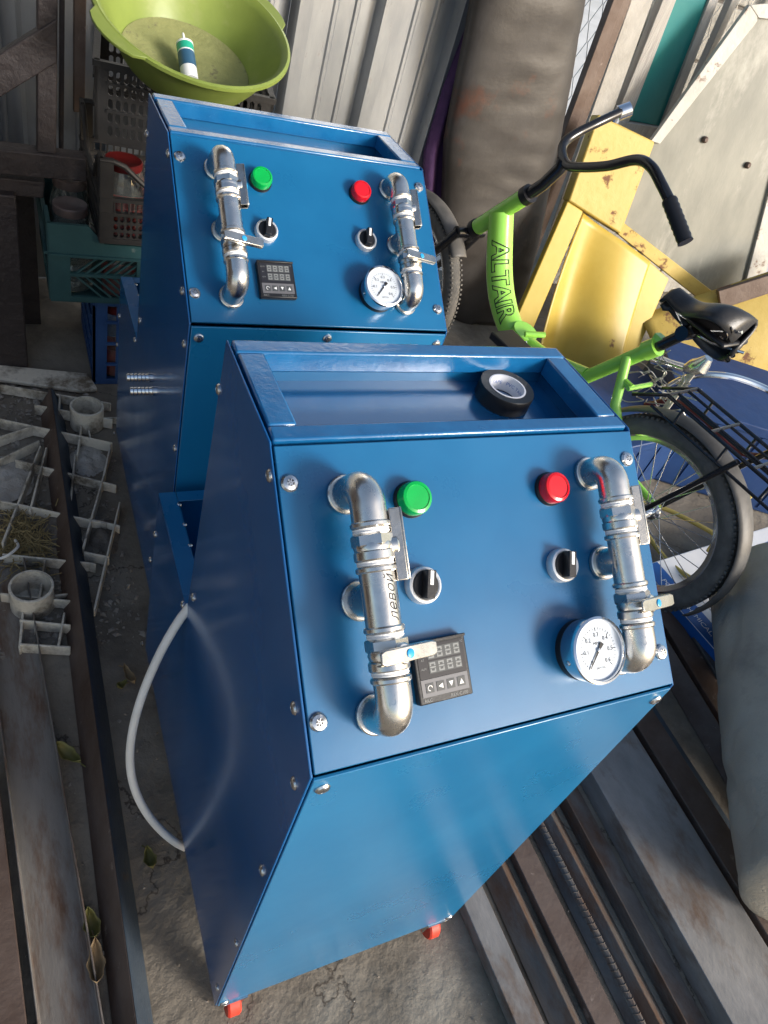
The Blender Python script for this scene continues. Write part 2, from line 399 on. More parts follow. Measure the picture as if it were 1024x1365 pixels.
def machine():
    r = thing('heating_unit', 'x', 'machine')
    T = 0.0022
    side = [pA, pB, pC, pD, pE, pF, pG]
    for x0, nm in ((0.0, 'side_panel'), (W - T, 'side_panel')):
        MB().prism([(x0, y, z) for y, z in side], (T, 0, 0)).build(nm, BLUE_SIDE, r, bevel=0.0007, seg=1)
    # control panel sheet, set a little proud, with folded lower lip
    e = 0.003
    MB().box(e, W - e, 0.002, SL - 0.004, -0.002, 0.0022, PM).build('control_panel', BLUE, r, bevel=0.0009)
    # front panel
    f0, f1 = V((0, pA[0], pA[1])), V((0, pB[0], pB[1])); fd = (f1 - f0); fl = fd.length; fd.normalize(); fn = V((1, 0, 0)).cross(fd)
    FM = frame(f0, (1, 0, 0), fd, fn)
    MB().box(e, W - e, 0.0, fl - 0.0035, -0.002, 0.0016, FM).build('front_panel', BLUE_FRONT, r, bevel=0.0009)
    # tray frame of square tube, tray floor
    zt0, zt1 = pC[1], pD[1]
    y0, y1 = pC[0], pD[0]
    def topz(y): return zt0 + (zt1 - zt0) * (y - y0) / (y1 - y0)
    sl = math.atan2(zt1 - zt0, y1 - y0)
    def rail(x0, x1, ya, yb, h, nm='tray_rail', lift=0.0):
        TM = Matrix.Translation((0, y0, zt0 + lift)) @ Matrix.Rotation(sl, 4, 'X')
        return MB().box(x0, x1, ya - y0, yb - y0, -h, 0.0015, TM).build(nm, BLUE_RAIL, r, bevel=0.0022)
    rail(0.004, W - 0.004, y0 + 0.001, y0 + 0.020, 0.020)
    rail(0.004, W - 0.004, y1 - 0.024, y1 - 0.003, 0.022, lift=0.0012)
    rail(0.005, 0.031, y0 + 0.0205, y1 - 0.0245, 0.021, lift=0.0006)
    rail(W - 0.031, W - 0.005, y0 + 0.0205, y1 - 0.0245, 0.021, lift=0.0004)
    zf = zt1 - 0.034
    MB().box(0.006, W - 0.006, y0 + 0.003, y1 - 0.003, zf - 0.002, zf).build('tray_floor', TRAYBLUE, r)
    for (a, b, c, d) in ((0.022, 0.0235, y0 + .012, y1 - .02), (W - 0.0235, W - 0.022, y0 + .012, y1 - .02), (0.022, W - 0.022, y0 + .013, y0 + .0145), (0.022, W - 0.022, y1 - .0195, y1 - .018)):
        MB().box(a, b, c, d, zf, zf + 0.016).build('tray_wall', BLUE, r)
    # hopper behind the tower
    MB().box(T + .0005, W - T - .0005, pD[0] - 0.004, pD[0] - 0.002, pE[1] - 0.3, pD[1] - 0.022).build('tower_back_panel', BLUE_SIDE, r)
    MB().box(T + .0005, W - T - .0005, pF[0] - 0.002, pF[0], pG[1], pF[1] - 0.001).build('back_panel', BLUE_SIDE, r)
    MB().box(T + .0005, W - T - .0005, 0.004, pF[0] - 0.003, ZO, ZO + 0.003).build('bottom_panel', BLUE_SIDE, r)
    zz = pE[1]
    rim = 0.026
    MB().box(0.0005, rim, pE[0] - 0.001, pF[0] + .001, zz, zz + .002).build('hopper_rim', BLUE, r, bevel=.0006, seg=1)
    MB().box(W - rim, W - 0.0005, pE[0] - 0.001, pF[0] + .001, zz, zz + .002).build('hopper_rim', BLUE, r, bevel=.0006, seg=1)
    MB().box(rim + .0004, W - rim - .0004, pF[0] - 0.020, pF[0] + .001, zz, zz + .002).build('hopper_rim', BLUE, r, bevel=.0006, seg=1)
    MB().box(rim, rim + 0.0015, pE[0] + .004, pF[0] - .021, zz - .02, zz).build('hopper_lip', BLUE, r)
    for k in range(5):
        screw(r, (rim + .001, pE[0] + .03 + k * .042, zz + .001), (0.3, 0, 1), .0035, 'rivet')
    # screws: control panel, front panel, side panels
    for x, s in ((.0125, .2365), (.0115, .042), (.3855, .2385), (.3865, .036)):
        screw(r, PP(x, s, .0022), Nv, 0.0078)
    for x, s in ((.014, .685), (.386, .685), (.012, .012), (.386, .012)):
        screw(r, FM @ V((x, s, .0016)), fn, 0.0068)
    for u, v in ((360, 634), (393, 944), (393, 1044), (350, 1160), (315, 1257), (292, 1326), (292, 519), (207, 712), (201, 746), (258, 796), (244, 806), (208, 983), (218, 1094), (190, 858)):
        P = onX(u, v, 0.0); P.y = max(0.012, P.y)
        screw(r, (0.0002, P.y, P.z), (-1, 0, 0), 0.006 if v < 1200 else .005)
        if v < 1100: screw(r, (W - .0002, P.y, P.z), (1, 0, 0), 0.006)
    # indicator lamps
    for x, s, m, nm in ((.1225, .2145, GREEN_LENS, 'green_indicator_lamp'), (.2775, .2135, RED_LENS, 'red_indicator_lamp')):
        M = axis(PP(x, s, .0022), Nv, (1, 0, 0))
        o = MB().lathe([(.0168, 0), (.0168, .003), (.0158, .0045)], 32, M).build(nm, BLACKP, r)
        MB().lathe([(.0152, .004), (.0152, .0125), (.0140, .0150), (.0115, .0158), (.0110, .0150), (.001, .0152)], 36, M, False).build('lens', m, o)
    # selector switches
    for x, s, ang in ((.1215, .138, -12), (.2765, .138, -12)):
        M = axis(PP(x, s, .0022), Nv, (1, 0, 0)) @ Matrix.Rotation(math.radians(ang), 4, 'Z')
        o = MB().lathe([(.0165, 0), (.0165, .006), (.0157, .0085), (.0140, .0095), (.0128, .0088), (.0124, .006)], 36, M, True, False).build('selector_switch', SATIN, r)
        k = MB().lathe([(.0126, .005), (.0126, .0088), (.0118, .0096), (.001, .0096)], 32, M, False).box(-.0042, .0042, -.0122, .0125, .008, .0195, M).build('knob', BLACKP, o, bevel=.0014)
        MB().box(-.0016, .0016, -.0005, .0116, .0194, .0199, M).build('pointer_mark', WHITE, k)
    # temperature controller
    CM = PM @ Matrix.Translation((.1265, .0645, .0022)) @ Matrix.Rotation(math.radians(1.0), 4, 'Z')
    o = MB().box(-.0265, .0265, -.0265, .0265, 0, .0085, CM).build('temperature_controller', BLACKP, r, bevel=.0012)
    MB().box(-.0232, .0232, -.0052, .0232, .0083, .0090, CM).build('display_face', DARKFACE, o)
    MB().box(-.0232, .0232, -.0205, -.0058, .0083, .0090, CM).build('button_face', GREYP, o)
    MB().box(-.0265, .0265, .0245, .0270, .0083, .0104, CM).build('bezel_ridge', BLACKP, o, bevel=.0006)
    def seg8(mb, cx, cy, w, h, t, M, z):
        for (a, b, c, d) in ((cx - w / 2, cx + w / 2, cy + h / 2 - t, cy + h / 2), (cx - w / 2, cx + w / 2, cy - t / 2, cy + t / 2), (cx - w / 2, cx + w / 2, cy - h / 2, cy - h / 2 + t),
                             (cx - w / 2, cx - w / 2 + t, cy + t, cy + h / 2 - t), (cx + w / 2 - t, cx + w / 2, cy + t, cy + h / 2 - t),
                             (cx - w / 2, cx - w / 2 + t, cy - h / 2 + t, cy - t), (cx + w / 2 - t, cx + w / 2, cy - h / 2 + t, cy - t)):
            mb.box(a, b, c, d, z, z + .0002, M)
    for cy in (.0155, .0035):
        d = MB().box(-.0135, .0195, cy - .0052, cy + .0052, .0090, .0093, CM).build('display', SEGBG, o)
        mb = MB()
        for k in range(4): seg8(mb, -.0098 + k * .0086, cy, .0055, .0084, .0013, CM, .0093)
        mb.build('digits', SEG, o)
    for k in range(4):
        cx = -.0155 + k * .0105
        b = MB().box(cx - .0038, cx + .0038, -.0172, -.0092, .0090, .0094, CM).build('button', SEGBG, o)
        BMx = CM @ Matrix.Translation((cx, -.0132, .0095))
        q = .0022
        if k == 0: MB().tube([BMx @ V((q * math.cos(a), q * math.sin(a), 0)) for a in [i * PI / 6 for i in range(10)]], .0004, 5).build('symbol', WHITE, o)
        else:
            tri = {1: [(-q, 0), (q, q), (q, -q)], 2: [(0, -q), (q, q), (-q, q)], 3: [(0, q), (-q, -q), (q, -q)]}[k]
            MB().prism([(a, c, 0) for a, c in tri], (0, 0, .0002), BMx).build('symbol', WHITE, o)
    text('REX-C100', .0040, SEG, o, CM @ Matrix.Translation((.0125, -.0234, .0089)))
    text('RKC', .0040, SEG, o, CM @ Matrix.Translation((-.0185, -.0234, .0089)))
    for k, tx in enumerate(('OUT1', 'AT', 'ALM')):
        text(tx, .0026, SEG, o, CM @ Matrix.Translation((-.0188, .0180 - k * .0075, .0093)))
    text('°C', .0028, SEG, o, CM @ Matrix.Translation((.0215, .0205, .0093)))
    # pressure gauge
    GM = axis(PP(.2835, .0555, .0022), Nv, (1, 0, 0))
    o = MB().lathe([(.0290, 0), (.0295, .007), (.0285, .009)], 48, GM).build('pressure_gauge', BLACKP, r)
    MB().lathe([(.0292, .008), (.0300, .011), (.0300, .0235), (.0316, .0245), (.0320, .0270), (.0312, .0295), (.0290, .0305), (.0280, .0292), (.0278, .0262)], 56, GM, False, False).build('case', CHROME, o)
    screw(o, GM @ V((-.0290, -.0080, .016)), GM.to_3x3() @ V((-.96, -.26, 0)), .0026)
    MB().lathe([(.0282, .0245), (.0282, .0264), (.001, .0266)], 48, GM, True).build('dial', DIAL, o)
    mb = MB()
    for k in range(31):
        a = math.radians(228 - k * 9.2); L0 = .0190 if k % 5 else .0175
        mb.box(L0, .0212, -.00016 if k % 5 else -.0003, .00016 if k % 5 else .0003, .0267, .0268, GM @ Matrix.Rotation(a, 4, 'Z'))
    mb.build('scale_marks', INK, o)
    for k, tx in enumerate(('0', '0.1', '0.2', '0.3', '0.4', '0.5', '0.6')):
        a = math.radians(228 - k * 46)
        text(tx, .0056, INK, o, GM @ Matrix.Translation((.0143 * math.cos(a), .0143 * math.sin(a), .0268)))
    text('MPa', .0044, INK, o, GM @ Matrix.Translation((-.001, .0062, .0268)))
    text('GB/T1226', .0026, INK, o, GM @ Matrix.Translation((0, -.0165, .0268)))
    NM = GM @ Matrix.Rotation(math.radians(230), 4, 'Z')
    MB().prism([(-.008, -.0022, .0276), (-.008, .0022, .0276), (0, .0010, .0276), (.0200, .0003, .0276), (.0200, -.0003, .0276), (0, -.0010, .0276)], NM.to_3x3() @ V((0, 0, 0)) + V((0, 0, .0004)), NM).build('needle', INK, o)
    MB().lathe([(.0019, .0270), (.0019, .0286), (.0012, .0290)], 16, GM).build('needle_hub', ZINC, o)
    # pipe manifolds with two valves each
    def manifold(x0, h, sT, sM, sB, writing):
        rp = .0148
        def E(a, b, c): return PP(a, b, c)
        mb = MB()
        def el(s0, sgn):
            pts = [E(x0, s0, .002), E(x0, s0, h - .016)]
            for k in range(1, 9):
                a = k * PI / 16; pts.append(E(x0, s0 + sgn * (.016 - .016 * math.cos(a)), h - .016 + .016 * math.sin(a)))
            pts.append(E(x0, s0 + sgn * .030, h))
            mb.tube(pts, rp, 22, ref=(1, 0, 0))
        el(sT, -1); el(sB, 1)
        def ring(s0, s1, rad, sg=26, prof=True):
            M = frame(E(x0, s0, h), Nv, (1, 0, 0), Sv); L = s1 - s0
            mb.lathe([(rad - .0012, 0), (rad, .0012), (rad, L - .0012), (rad - .0012, L)], sg, M)
        def bead(P, d, rad, L=.005):
            mb.lathe([(rad - .001, 0), (rad, .001), (rad, L - .001), (rad - .001, L)], 26, axis(P, d))
        for s0 in (sT, sM, sB): bead(E(x0, s0, .0025), Nv, rp + .0022, .0055)
        mb.tube([E(x0, sM, .003), E(x0, sM, h)], rp * .96, 20)
        ring(sT - .034, sT - .029, rp + .0017); ring(sB + .029, sB + .034, rp + .0017)
        ring(sM - .024, sM + .024, rp * .985); ring(sM - .026, sM - .021, rp + .0018); ring(sM + .021, sM + .026, rp + .0018)
        o = mb.build('pipe_manifold', NICKEL, r)
        for s0 in (sT - .0385, sM + .0262, sM - .0305, sB + .0345):
            M = frame(E(x0, s0, h), Nv, (1, 0, 0), Sv)
            MB().lathe([(rp - .0006, 0), (rp + .0005, .0012), (rp - .0002, .0025), (rp + .0004, .0038), (rp - .0008, .0045)], 22, M).build('sealing_tape', PTFE, o)
        def valve(s0, s1, stem, along):
            c = (s0 + s1) / 2; M = frame(E(x0, s0, h), Nv, (1, 0, 0), Sv); L = s1 - s0
            v = MB().lathe([(rp + .001, 0), (rp + .0018, .001), (rp + .0018, .007), (rp - .0006, .009), (rp + .0004, L * .35), (rp + .0014, L / 2), (rp + .0004, L * .65), (rp - .0006, L - .009)], 26, M, True, True)
            v.lathe([(rp + .0012, L - .0105), (rp + .0026, L - .009), (rp + .0026, L - .0015), (rp + .001, L)], 6, M)
            P = E(x0, c, h); sd = PM.to_3x3() @ V(stem); al = PM.to_3x3() @ V(along)
            SM = frame(P, al, sd.cross(al), sd)
            v.lathe([(.0085, .006), (.0085, .0185), (.0072, .0200), (.0055, .0202), (.0055, .0245)], 20, SM)
            vo = v.build('valve', NICKEL, o)
            # butterfly handle: flat top bar with turned-down sides
            b = MB()
            b.prism([(-.029, -.0040, .0238), (-.025, -.0058, .0238), (.024, -.0058, .0238), (.0295, -.0045, .0238), (.0295, .0045, .0238), (.024, .0058, .0238), (-.025, .0058, .0238), (-.029, .0040, .0238)], (0, 0, .0022), None)
            b.v = [SM @ p for p in b.v]
            b.box(-.029, .029, -.0058, -.0042, .0110, .0240, SM) if along[1] else b.box(-.029, .029, -.0058, -.0042, .0190, .0240, SM)
            b.box(-.029, .029, .0042, .0058, .0150, .0240, SM)
            hd = b.build('valve_handle', CASTN, vo, bevel=.0019, seg=3)
            MB().lathe([(.0036, .0256), (.0036, .0266), (.0029, .0270)], 20, SM).build('blue_cap', CAPBLUE, vo)
        valve(sM + .0305, sT - .0385, (0.97, 0.0, 0.24), (0, 1, 0))
        valve(sB + .0385, sM - .0305, (0.28, -0.0, 0.96), (0.96, 0.0, -0.28))
        # raised size marks on elbows and tee
        for s0, ang in ((sT - .018, .55), (sM + .008, -.55), (sB + .018, -.55)):
            M = frame(E(x0, s0, h), (1, 0, 0), Sv, Nv) @ Matrix.Rotation(ang, 4, 'Y') @ Matrix.Translation((0, 0, rp - .0002))
            text('1/2', .0075, NICKEL, o, M @ Matrix.Rotation(-PI / 2, 4, 'Z'), name='size_mark', thick=.0002)
        return o, rp
    o1, rp = manifold(.0600, .046, .2230, .1325, .0385, True)
    o2, rp = manifold(.3290, .036, .2255, .1345, .0405, False)
    # castors
    for x, y in ((.030, .012), (W - .030, .012), (.030, pF[0] - .035), (W - .030, pF[0] - .035)):
        c = MB().box(x - .018, x + .018, y - .016, y + .018, ZO - .006, ZO - .0005).box(x - .016, x - .014, y - .014, y + .014, ZO - .04, ZO - .005).box(x + .014, x + .016, y - .014, y + .014, ZO - .04, ZO - .005).build('castor', ZINC, r)
        MB().lathe([(.0215, -.010), (.0240, -.007), (.0240, .007), (.0215, .010)], 24, axis((x, y - .004, .0242), (1, 0, 0))).build('wheel', RED_CASTER, c)
    return r

M1 = machine()
M2 = copy_tree(M1)
tag(M1, 'blue control cabinet with white hose loop on its side and black tape in its tray', 'machine', 'blue sheet metal control cabinets')
tag(M2, 'blue control cabinet beside the crates, with two hose barbs on its side', 'machine', 'blue sheet metal control cabinets')
OX, OY = 0.0285, 0.6339
M2.location = (OX, OY, 0)
# handwriting on the left manifold of the first cabinet
for c in list(M1.children):
    if c.name.startswith('pipe_manifold') and c.data.vertices[0].co.x < 0.2:
        Mw = frame(PP(.0600, .1325, .046), (1, 0, 0), Sv, Nv) @ Matrix.Rotation(0.28, 4, 'Y')
        rr = .0147
        text('левой', .0125, INK, c, Mw, name='handwriting', wrap=lambda p: V((rr * math.sin(-p.y / rr), p.x, rr * math.cos(-p.y / rr))), thick=-.0001)
_f0 = V((0, *pA)); _fd = (V((0, *pB)) - _f0).normalized(); _fn = V((1, 0, 0)).cross(_fd)
screw(M2, _f0 + _fd * .690 + V((.20, 0, 0)) + _fn * .0016, _fn, .0068)
# barbs on M2
for u, v in ((201, 503), (206, 521)):
    P = onX(u, v, OX); L = V((-1, 0, 0))
    prof = [(.0085, 0), (.0085, .004)]
    for k in range(6): prof += [(.0062, .004 + k * .0062), (.0078, .0055 + k * .0062), (.0064, .0098 + k * .0062)]
    MB().lathe(prof, 20, axis(P - V((OX, OY, 0)) + V((.0005, 0, 0)), L)).build('hose_barb', CHROME, M2)
# white hose loop on M1
H0, H1 = onX(249, 809, 0.0), onX(243, 1131, 0.0)
pts = []
for k in range(33):
    t = k / 32; a = PI * t; q = t + .05 * math.sin(a)
    p = H0.lerp(H1, q); b = (4 * t * (1 - t)) ** 0.9
    pts.append(V((.004 - 0.080 * b + .0015 * math.sin(9 * t), p.y + .006 * math.sin(a), p.z)))
MB().tube(pts, .0062, 14, ref=(0, 1, 0)).build('hose', HOSE, M1)

# tape roll in the tray
TZ = pD[1] - 0.034
def tape_roll():
    c = onZ(668, 533, TZ)
    r = thing('tape_roll', 'roll of black insulating tape lying in the cabinet tray', 'tape', (c.x, c.y, TZ))
    MB().lathe([(.0185, .0004), (.0312, .0), (.0318, .001), (.0318, .0185), (.0312, .0195), (.0215, .0192)], 56, None, False, False).build('tape', VINYL, r)
    core = MB().lathe([(.0218, .0002), (.0218, .0196), (.0198, .0196), (.0198, .0002)], 48, None, False, False).build('core', PAPER, r)
    for k in range(4):
        R0 = .01975
        text('PVC TAPE', .0060, PRINTBLUE, core, Matrix.Rotation(k * PI / 2 + .3, 4, 'Z') @ Matrix.Translation((0, 0, .010)), name='print', wrap=lambda p: V((R0 * math.sin(p.x / R0), R0 * math.cos(p.x / R0), p.y)))
tape_roll()

# ================================================================== CRATES, JARS, BASIN
def perf(mb, o, ex, ez, w, h, nx, ny, hw, hh, t):
    """perforated sheet with rounded openings; o corner, ex/ez unit vectors, t thickness vector"""
    o = V(o); ex = V(ex); ez = V(ez); t = V(t); cw, ch = w / nx, h / ny
    for i in range(nx):
        for j in range(ny):
            x0, z0 = i * cw, j * ch; cx, cz = x0 + cw / 2, z0 + ch / 2; a, b = hw * cw / 2, hh * ch / 2; k = min(a, b) * .6
            oc = [(cx - a, cz - b + k), (cx - a + k, cz - b), (cx + a - k, cz - b), (cx + a, cz - b + k), (cx + a, cz + b - k), (cx + a - k, cz + b), (cx - a + k, cz + b), (cx - a, cz + b - k)]
            rc = [(x0, z0), (x0 + cw, z0), (x0 + cw, z0 + ch), (x0, z0 + ch)]
            pts = [o + ex * p[0] + ez * p[1] for p in oc + rc]; pts2 = [p + t for p in pts]
            F = [(8, 1, 0), (8, 9, 2, 1), (9, 3, 2), (9, 10, 4, 3), (10, 5, 4), (10, 11, 6, 5), (11, 7, 6), (11, 8, 0, 7)]
            fs = F + [tuple(q + 12 for q in f)[::-1] for f in F] + [(q, (q + 1) % 8, (q + 1) % 8 + 12, q + 12) for q in range(8)]
            mb.add(pts + pts2, fs)
def crate(name, label, x0, x1, y0, y1, z0, z1, m, style, rot=0.0):
    cx, cy = (x0 + x1) / 2, (y0 + y1) / 2
    r = thing(name, label, 'crate', (cx, cy, z0)); r.rotation_euler.z = rot
    hx, hy, H = (x1 - x0) / 2, (y1 - y0) / 2, z1 - z0
    t = .006
    mb = MB(); mb.box(-hx, hx, -hy, hy, 0, .006); mb.build('floor', m, r)
    for (p, q, n, L) in (((-hx, -hy), (1, 0), (0, 1), 2 * hx), ((-hx, hy), (1, 0), (0, -1), 2 * hx), ((-hx, -hy), (0, 1), (1, 0), 2 * hy), ((hx, -hy), (0, 1), (-1, 0), 2 * hy)):
        o = V((p[0], p[1], 0)); ex = V((q[0], q[1], 0)); tn = V((n[0], n[1], 0)) * t; ez = V((0, 0, 1))
        mb = MB()
        B = frame(o, ex, V((n[0], n[1], 0)), ez) if ex.cross(V((n[0], n[1], 0))).z > 0 else frame(o, ex, V((n[0], n[1], 0)), ez)
        def bx(a, b, c, d, e, f): mb.box(a, b, c, d, e, f, B)
        nn = max(4, int(L / (.0175 if style == 'oval' else .03)))
        if style == 'oval':
            bx(0, L, -.004, .010, H - .012, H); bx(0, L, 0, .008, .0062, .016)
            bx(0, .024, 0, .006, .016, H - .012); bx(L - .024, L, 0, .006, .016, H - .012)
            perf(mb, B @ V((.024, 0, .016)), ex, ez, L - .048, H - .028, nn, 5, .62, .74, tn)
            for k in (2, 4): bx(.024, L - .024, -.004, 0, .016 + (H - .028) * k / 5 - .003, .016 + (H - .028) * k / 5 + .003)
        elif style == 'slot':
            bx(0, L, -.004, .010, H * .52, H * .52 + .008); bx(0, L, -.004, .008, H * .36, H * .36 + .006); bx(0, L, -.003, .008, .0062, .014)
            bx(0, .028, -.002, .006, .014, H); bx(L - .028, L, -.002, .006, .014, H)
            # arched top rail dipping to the middle
            pts = []
            for k in range(17):
                s = k / 16; z = H - .006 - (H * .40) * min(1, max(0, (min(s, 1 - s) - .10) / .22)) ** 1.0
                pts.append(B @ V((L * s, .003, z)))
            mb.tube(pts, .006, 8)
            for k in range(1, nn * 2): bx(L * k / (nn * 2) - .002, L * k / (nn * 2) + .002, .001, .005, H * .37, H * .52)
            perf(mb, B @ V((.028, 0, .014)), ex, ez, L - .056, H * .36 - .014, nn * 2, 3, .7, .7, tn)
        elif style == 'slant':
            bx(0, .045, -.003, .006, .0062, H); bx(L - .045, L, -.003, .006, .0062, H)
            bx(.045, L - .045, -.003, .006, H * .62, H * .80); bx(.045, L - .045, -.003, .006, .0062, .016); bx(.045, L - .045, -.004, .008, H * .36, H * .36 + .007)
            bx(0, L, -.010, -.003, H * .62, H * .62 + .006)
            mb.prism([B @ V(p) for p in ((.045, -.003, H * .80), (.120, -.003, H * .80), (.085, -.003, H), (.045, -.003, H))], tn * 1.5)
            mb.prism([B @ V(p) for p in ((L - .045, -.003, H * .80), (L - .12, -.003, H * .80), (L - .085, -.003, H), (L - .045, -.003, H))], tn * 1.5)
            bx(L / 2 - .012, L / 2 + .012, -.004, .006, .016, H * .62)
            for (za, zb, dr) in ((.014, H * .37, -1), (H * .37, H * .63, 1)):
                k = .05
                while k < L - .05:
                    dx = (zb - za) * 1.1 * dr
                    a0, a1 = (k, k + dx) if dr > 0 else (k - dx, k)
                    if dr > 0: q = [(k, 0, za), (k + .006, 0, za), (min(k + .006 + dx, L - .045), 0, zb), (min(k + dx, L - .045), 0, zb)]
                    else: q = [(min(k - dx, L - .045), 0, za), (min(k - dx + .006, L - .045), 0, za), (k + .006, 0, zb), (k, 0, zb)]
                    mb.prism([B @ V(p) for p in q], tn * .8); k += .021
        else:
            bx(0, L, -.004, .012, H - .016, H); bx(0, .03, 0, .006, .0062, H - .016); bx(L - .03, L, 0, .006, .0062, H - .016); bx(.03, L - .03, 0, .006, .0062, .016)
            for k in range(1, 4): bx(.03, L - .03, -.003, .005, H * k / 4 - .003, H * k / 4 + .003)
            for k in range(1, nn): bx(L * k / nn - .004, L * k / nn + .004, .0008, .0048, .016, H - .016)
        mb.build('side_wall', m, r)
    return r
CY = 1.50
crate('blue_crate', 'dark blue plastic crate on the floor under the teal crate', 0.005, 0.40, CY + .02, CY + .32, 0.0, .262, CRATE_BLUE, 'grid')
crate('teal_crate', 'teal slatted plastic crate holding jars, resting on a dark blue crate', -.092, 0.32, CY, CY + .32, .264, .462, CRATE_TEAL, 'slant')
crate('grey_crate', 'grey-brown open plastic crate with an arched rim and a red jar inside', 0.012, 0.42, CY - .01, CY + .32, .430, .625, CRATE_GREY, 'slot', .02)
crate('black_crate', 'black plastic crate with rows of oval holes under the green basin', 0.030, 0.402, CY + .035, CY + .33, .626, .790, CRATE_BLACK, 'oval', -.13)

def jar(x, y, z, rad, h, label, lidm, tilt=0.0, content=None):
    r = thing('glass_jar', label, 'jar', (x, y, z), 'jars stored in the crates'); r.rotation_euler = (tilt, 0, 0)
    MB().lathe([(rad * .9, 0), (rad, rad * .1), (rad, h * .70), (rad * .78, h * .88), (rad * .74, h * .92), (rad * .74, h * .97)], 28, None, True, False).build('body', GLASS, r)
    if content: MB().lathe([(rad * .84, .004), (rad * .92, rad * .14), (rad * .92, h * .42), (.001, h * .42)], 22).build('contents', content, r)
    MB().lathe([(rad * .80, h * .90), (rad * .82, h * .915), (rad * .82, h * .99), (rad * .77, h), (rad * .70, h * .99), (.001, h * .985)], 28, None, False).build('lid', lidm, r)
REDFOOD = mat('red_preserve', (0.30, 0.010, 0.008), (0.42, 0.02, 0.012), 30, rough=0.5)
GREYLID = mat('grey_lid', (0.09, 0.075, 0.072), (0.15, 0.11, 0.105), 30, rough=0.35, metal=0.3)
jar(0.072, CY + .045, .439, .050, .165, 'round jar with red preserve and red lid in the grey-brown crate', LIDRED, content=REDFOOD)
jar(-.038, CY + .075, .271, .047, .205, 'jar with dull grey lid at the front corner of the teal crate', GREYLID)
jar(-.030, CY + .175, .271, .047, .225, 'jar with dark lid at the back corner of the teal crate', GREYLID)
PINKLID = mat('pink_lid', (0.40, 0.16, 0.15), (0.30, 0.12, 0.11), 40, rough=0.4)
jar(0.075, CY + .055, .271, .048, .130, 'low jar with pinkish lid in the teal crate, under the grey-brown crate', PINKLID, content=REDFOOD)
jar(0.175, CY + .060, .271, .048, .130, 'low jar with red lid in the teal crate, beside the blue cabinet', LIDRED)
jar(0.070, CY + .085, .007, .050, .215, 'jar with red preserve in the dark blue crate', LIDRED, content=REDFOOD)
jar(0.180, CY + .090, .007, .050, .215, 'jar with pinkish lid in the dark blue crate', PINKLID)

def basin():
    r = thing('washing_basin', 'lime green plastic wash basin on the black crate', 'basin', (0.195, 1.565, .7905)); r.rotation_euler = (math.radians(18), 0, math.radians(8))
    r.location.z += .012
    R0, R1, H = .128, .187, .100
    prof = []
    for k in range(13):
        t = k / 12; prof.append((R0 + (R1 - R0) * t ** 0.85, H * t))
    outer = [(.001, 0), (R0 - .012, 0), (R0 - .003, .003)] + [(a, b + .004) for a, b in prof[0:]]
    inner = [(a - .0035, b + .005) for a, b in prof[::-1]]
    lip = [(R1 + .010, H + .006), (R1 + .012, H + .002), (R1 + .012, H + .009), (R1 + .006, H + .011)]
    MB().lathe(outer + lip + inner + [(R0 - .012, .006), (.001, .006)], 72, None, False, False).build('bowl', BASIN, r)
    MB().lathe([(.001, .0075), (R0 - .02, .0075), (R0 + .004, .017)], 64, None, False, False).build('dirt_film', BASIN_DIRT, r)
    for a in (math.radians(205), math.radians(25)):
        pts_o, pts_i = [], []
        for k in range(9):
            b = a + (k / 8 - .5) * .75
            d = .026 * math.sin(PI * k / 8) ** .4
            pts_o.append(V(((R1 + .010 + d) * math.cos(b), (R1 + .010 + d) * math.sin(b), H + .004)))
            pts_i.append(V(((R1 + .008) * math.cos(b), (R1 + .008) * math.sin(b), H + .004)))
        MB().prism(pts_i + pts_o[::-1], (0, 0, .006)).build('handle', BASIN, r, bevel=.0015)
    # sealant cartridge standing in it
    MW = Matrix.Translation(r.location) @ r.rotation_euler.to_matrix().to_4x4()
    s = thing('sealant_tube', 'white and green sealant cartridge lying against the wall inside the basin', 'tube', MW @ V((-.016, -.072, .024)))
    s.rotation_euler = V((0.05, 0.50, 0.55)).to_track_quat('Z', 'Y').to_euler() if False else V((-0.02, 0.80, 0.52)).to_track_quat('Z', 'Y').to_euler()
    S = .54
    MB().lathe([(.0235 * S*1.35, 0), (.0235 * S * 1.35, .150 * S)], 28).build('body', TUBEW, s)
    MB().lathe([(.0238 * S * 1.35, .118 * S), (.0238 * S * 1.35, .148 * S)], 28, None, False, False).build('green_band', TUBEG, s)
    MB().lathe([(.0240 * S * 1.35, .050 * S), (.0240 * S * 1.35, .112 * S)], 28, Matrix.Identity(4), False, False).build('label_print', TUBEN, s)
    MB().lathe([(.0245 * S * 1.35, .150 * S), (.0245 * S * 1.35, .156 * S), (.012 * S, .164 * S), (.006 * S, .168 * S), (.005 * S, .200 * S), (.003 * S, .205 * S)], 24).build('nozzle', TUBEW, s)
    text('SILICONE', .0085, WHITE, s, Matrix.Identity(4), name='print', wrap=lambda p: V((.0242 * S * 1.35 * math.sin(p.y / (.0242 * S * 1.35) + PI), .0242 * S * 1.35 * math.cos(p.y / (.0242 * S * 1.35) + PI), .050 + p.x * 1.0)))
basin()

